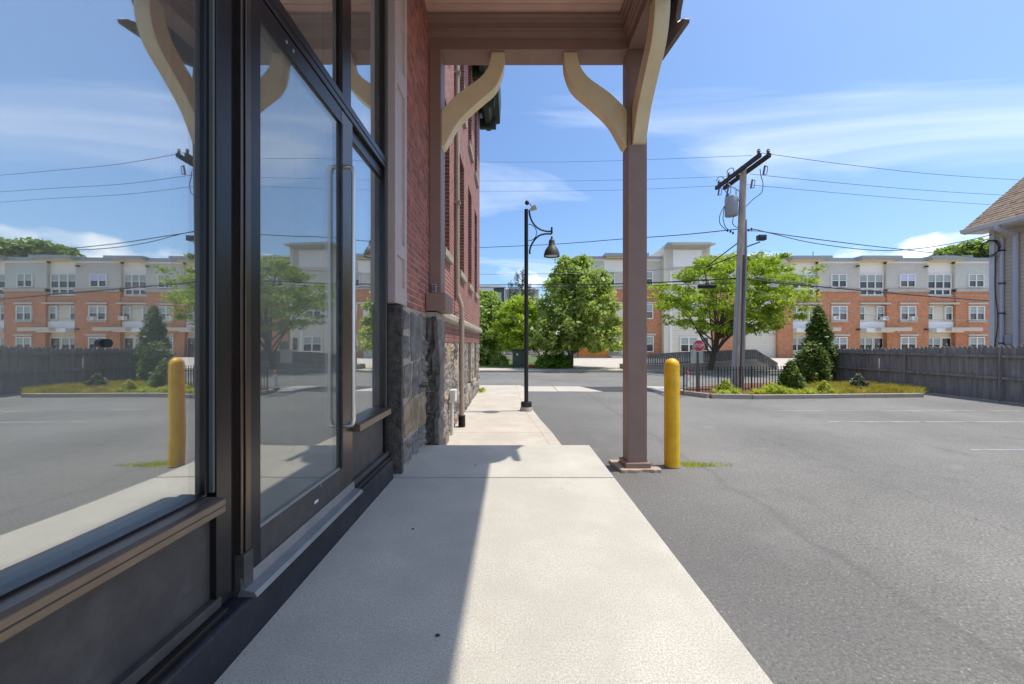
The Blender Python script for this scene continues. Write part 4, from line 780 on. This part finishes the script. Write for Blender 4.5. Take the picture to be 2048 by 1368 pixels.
win(1214, 1243, 674, 704, 2, .1); win(1286, 1306, 672, 704, 1, .1); lint(1280, 1310, 667, 671, .1); fac('entry_wall', 1214, 1276, 665, 719, 'sidg', -.1); lint(1214, 1276, 664, 672, .1, 'soffy'); fac('steps', 1217, 1262, 712, 716, 'ledge', 1.4, 1.3); fac('steps', 1219, 1262, 716, 719.5, 'ledge', 1.8, 1.7)
fac('tower', 1323, 1414, 497, 719, 'sidc', .7, 5); fac('tower_panel', 1341, 1397, 503, 535, 'panelw', .75, .3); fac('tower_siding', 1328, 1341, 503, 545, 'sidg', .73, .3); fac('tower_siding', 1397, 1409, 503, 545, 'sidg', .73, .3)
q_ = lambda x, y, d: tuple(at(x, y, d))
mb = MB().add([q_(1327, 497, 43.2), q_(1413, 497, 43.2), q_(1423, 489, 42.2), q_(1335, 489, 42.2), q_(1321, 503, 50), q_(1405, 503, 50), q_(1335, 484.5, 42.2), q_(1423, 484.5, 42.2), q_(1408, 499, 50), q_(1319, 499, 50)], [(0, 3, 2, 1), (0, 1, 5, 4), (3, 6, 7, 2), (6, 9, 8, 7), (2, 7, 8, 5, 1), (3, 0, 4, 9, 6)])
obj('tower_roof', mb, 'cornice', ab); fac('tower_soffit', 1330, 1414, 494.5, 497.2, 'soffy', 1.9, 2.2)
for y0, y1 in ((608, 637), (674, 704)): win(1354, 1388, y0, y1, 2, .75)
for x in (1334, 1390): fac('tower_trim', x, x + 5, 545, 719, 'trim', .78, .3)
fac('siding', 1414, 1582, 520, 719, 'sidc', -.05); fac('cornice', 1410, 1575, 514, 519, 'cornice', .3, .9); fac('cornice_trim', 1414, 1575, 519, 523, 'trim', .05, .5); fac('brick_face', 1552, 1582, 584, 719, 'apbrick', .3, .8); fac('brick_face', 1424, 1490, 584, 719, 'apbrick', .1, .6)
for x in (1432, 1470, 1515): win(x, x + 26, 546, 574, 2, 0)
for x in (1500, 1525): win(x, x + 20, 610, 638, 1, 0)
lint(1414, 1582, 577, 583, .05, 'ledge'); fac('door_dark', 1400, 1408, 676, 700, 'dark', .9, .1)
box('penthouse', (xA_(1450), xA_(1521), DA + 5, DA + 11, zA_(520), zA_(499) + .3), 'sidc', ab); box('penthouse_roof', (xA_(1440), xA_(1531), DA + 4, DA + 12, zA_(497), zA_(493)), 'trim', ab)
vent = obj('roof_vent', MB().tube([(xA_(1633), DA + .5, zA_(516)), (xA_(1633), DA + .5, zA_(501))], .05, 6), 'galv', ab)
# ramp with railing
D = 23.2
rp = thing('access_ramp', (12, D, .1), 'concrete access ramp with grey slatted railing and stair across the street', 'ramp')
xr = lambda x: X(x, D); zr = lambda y: Z(y, D)
obj('ramp_wall', MB().prism([(xr(1255), .05), (xr(1255), zr(731)), (xr(1364), zr(729)), (xr(1485), zr(721)), (xr(1514), zr(720.5)), (xr(1556), zr(741)), (xr(1556), .05)], 'y', D, D + 1.7), 'kerb', rp)
obj('ramp_cap', MB().prism([(xr(1255), zr(731)), (xr(1255), zr(730)), (xr(1364), zr(728)), (xr(1485), zr(719.8)), (xr(1514), zr(719.3)), (xr(1514), zr(720.5)), (xr(1485), zr(721)), (xr(1364), zr(729))], 'y', D - .06, D + 1.75), 'lintel', rp)
bal = MB().box(-.05, .05, -.03, .03, 0, .42).mesh('baluster'); bal.materials.append(M['fence'])
def top_y(x): return float(np.interp(x, [1243, 1364, 1485, 1514, 1560], [713, 704, 699.5, 699, 727]))
def bot_y(x): return float(np.interp(x, [1243, 1364, 1485, 1514, 1556], [729, 727, 718.5, 718, 740]))
for a, b in ((1255, 1364), (1364, 1485), (1485, 1514), (1514, 1558)):
    for fy, hh in ((top_y, .12), (bot_y, .08)):
        obj('rail', MB().prism([(xr(a), zr(fy(a)) - hh), (xr(b), zr(fy(b)) - hh), (xr(b), zr(fy(b))), (xr(a), zr(fy(a)))], 'y', D + .1, D + .2), 'fence', rp)
x = 1257
while x < 1557:
    o = bpy.data.objects.new('baluster', bal); link(o, rp); z0 = zr(bot_y(x)) - .02; o.location = (xr(x), D + .15, z0); o.scale = (1, 1, (zr(top_y(x)) - z0 - .05) / .42); x += 4.6
box('notice_panel', (xr(1383), xr(1407), D + .03, D + .09, zr(727), zr(699)), 'trim', rp)
fac2 = obj('meter', MB().lathe([(.0, -.3), (.25, -.22), (.3, 0), (.25, .22), (0, .3)], (xr(1414), D + .8, zr(691)), 12), 'ledge', rp)
hy = thing('hydrant', (X(1376, 12.9), 14.6, 0), 'white stubby object with red top behind the iron fence end', 'hydrant'); hx = X(1374, 14.9)
obj('barrel', MB().lathe([(.09, 0), (.09, .05), (.075, .08), (.085, .3), (.08, .42), (.05, .47)], (hx, 14.9, 0), 14), 'white', hy); obj('bonnet', MB().lathe([(.05, 0), (.09, .02), (.07, .09), (.02, .14)], (hx, 14.9, .46), 12), 'flower', hy)
# ---------------------------------------------------------------- far left: townhouses, green box, flowers
D = 62
for i, (x0, x1, y0, m, dd, lab) in enumerate(((940, 982, 583, 'tgreen', 0, 'dark green townhouse with white trim, leftmost above the trees'), (986, 1011, 577, 'tgreen', -1, 'dark green gabled townhouse with white corner board behind the lime tree'), (1011.5, 1078, 580, 'sidg', 0, 'pale grey townhouse behind the spruce'))):
    t = thing('townhouse', (X(x0, D), D + dd, 0), lab, 'house'); box('wall', (X(x0, D), X(x1, D), D + dd, D + 9, 0, Z(y0, D)), m, t); box('roof_edge', (X(x0 - .5, D), X(x1 + .8, D), D + dd - .3, D + 9, Z(y0, D), Z(y0 - 2.2, D)), 'panelw', t)
    for x in (x0, x1 - 2): box('corner_board', (X(x, D), X(x + 2, D), D + dd - .08, D + dd - .005, 0, Z(y0, D)), 'panelw', t)
    xm = (x0 + x1) / 2 + (0 if i else 10)
    wn = box('window', (X(xm - 4, D), X(xm + 4, D), D + dd - .1, D + dd - .01, Z(y0 + 26, D), Z(y0 + 10, D)), 'panelw', t); box('pane', (X(xm - 2.8, D), X(xm + 2.8, D), D + dd - .13, D + dd - .1, Z(y0 + 25, D), Z(y0 + 11, D)), 'blind', wn)
t = thing('townhouse', (X(960, 80), 80, 0), 'white block with flat roof far behind the green townhouses', 'house'); box('wall', (X(930, 80), X(1000, 80), 80, 90, 0, Z(574, 80)), 'panelw', t); box('roof_edge', (X(928, 80), X(1002, 80), 79.5, 91, Z(574, 80), Z(572, 80)), 'trim', t)
D = 25.6; ub = thing('utility_cabinet', at(1036, 727, D), 'dark green utility cabinet on the lawn behind the lamp pole', 'utility box')
box('cabinet', (X(1025, D), X(1052, D), D, D + .7, .1, Z(701, D)), 'boxg', ub, .03); box('lid', (X(1024, D), X(1053, D), D - .04, D + .75, Z(701, D), Z(699, D)), 'boxg', ub, .02); box('sticker', (X(1033, D), X(1036, D), D - .012, D - .003, Z(711, D), Z(707, D)), 'signw', ub)
fl_ = thing('flower_pot', at(1064, 736, 24.9), 'low red blob of flowers beside the clipped hedge', 'flowers'); obj('pot', MB().lathe([(.12, 0), (.16, .15), (.15, .17)], at(1064, 736, 24.9), 10), 'flower', fl_)
leaves('blossoms', [tuple(at(1064 + q, 732, 24.9)) for q in (-3, 0, 3)], [.14] * 3, 40, .06, 'flower', fl_)
# ---------------------------------------------------------------- house at the right
hs = thing('taupe_house', (16.5, 9, 0), 'taupe vinyl-sided house with brown shingle roof behind the wooden fence', 'house')
XH, YF = 16.5, 13.67
box('wall_core', (XH, XH + 7, 2, YF, -.05, 5.5), 'hside', hs); mb = MB(); z = .2
while z < 5.45: mb.prism([(XH + .01, z), (XH - .028, z), (XH - .006, z + .125), (XH + .01, z + .125)], 'y', 2, YF - .12); z += .125
obj('siding', mb, 'hside', hs, kind='stuff'); box('corner_board', (XH - .045, XH + .1, YF - .12, YF + .03, 0, 5.5), 'hwhite', hs)
ez, ex, pitch = 5.58, 15.87, .87
def rz(x): return ez + (x - ex) * pitch
obj('roof_deck', MB().prism([(ex, ez - .06), (ex, ez), (ex + 4.1, rz(ex + 4.1)), (ex + 8.2, ez), (ex + 8.2, ez - .06), (ex + 4.1, rz(ex + 4.1) - .12)], 'y', 1.6, YF + .28), 'shing', hs)
obj('gable_wall', MB().prism([(XH, 5.5), (XH + 3.5, rz(XH + 3.2)), (XH + 7, 5.5)], 'y', 2.01, YF - .01), 'hside', hs)
mb = MB(); r = random.Random(2)
for k in range(36):
    x0 = ex - .02 + k * .115; y = 1.6 - r.uniform(0, .2)
    while y < YF + .3:
        wd_ = r.uniform(.14, .28); y1 = min(y + wd_ - .006, YF + .3); h = r.uniform(.012, .03)
        if y1 > y: mb.add([(x0, y, rz(x0)), (x0, y1, rz(x0)), (x0 + .16, y1, rz(x0 + .16)), (x0 + .16, y, rz(x0 + .16)), (x0, y, rz(x0) + h + .012), (x0, y1, rz(x0) + h + .012), (x0 + .16, y1, rz(x0 + .16) + .008), (x0 + .16, y, rz(x0 + .16) + .008)], [(4, 5, 6, 7), (0, 1, 5, 4), (1, 2, 6, 5), (3, 0, 4, 7)])
        y += wd_
obj('shingles', mb, 'shing', hs, kind='stuff')
box('soffit', (ex + .02, XH, 1.6, YF + .25, ez - .16, ez - .10), 'hwhite', hs); box('fascia', (ex - .01, ex + .03, 1.6, YF + .28, ez - .17, ez + .0), 'hwhite', hs)
obj('gutter', MB().prism([(ex - .02, ez - .15), (ex - .10, ez - .13), (ex - .13, ez - .04), (ex - .14, ez - .01), (ex - .02, ez - .01)], 'y', 1.6, YF + .3), 'hwhite', hs, .006)
obj('downspout', MB().tube(catmull([(ex - .06, 12.95, ez - .12), (ex + .0, 12.95, ez - .25), (XH - .1, 12.95, ez - .42), (XH - .08, 12.95, ez - .6), (XH - .08, 12.95, 3), (XH - .08, 12.95, 0)], 4), .065, 8), 'lav', hs)
pc = obj('service_conduit', MB().tube([(XH - .07, 13.32, 0), (XH - .07, 13.32, 5.15)], .045, 8), 'lav', hs)
for z in (1.6, 2.6, 3.6, 4.7): box('clamp', (XH - .13, XH - .02, 13.26, 13.38, z, z + .04), 'plast', pc)
cc_ = (XH - .1, 13.58, 4.85); pts = []
for k in range(44):
    a = k / 14 * 2 * math.pi; rr = .27 + .03 * math.sin(k * .7); pts.append((cc_[0] - .04 - .001 * k, cc_[1] + rr * math.cos(a) * 1.0, cc_[2] + rr * math.sin(a)))
obj('cable_coil', MB().tube(pts, .014, 6), 'wire', hs); box('meter_box', (XH - .14, XH - .02, 13.0, 13.2, 1.6, 1.9), 'transf', hs, .01)
obj('drop_cable', MB().tube(catmull([(XH - .05, 13.5, 4.6), (XH - .05, 13.53, 3.5), (XH - .05, 13.45, 2.4), (XH - .05, 13.55, 1.4)], 4), .012, 6), 'wire', hs)
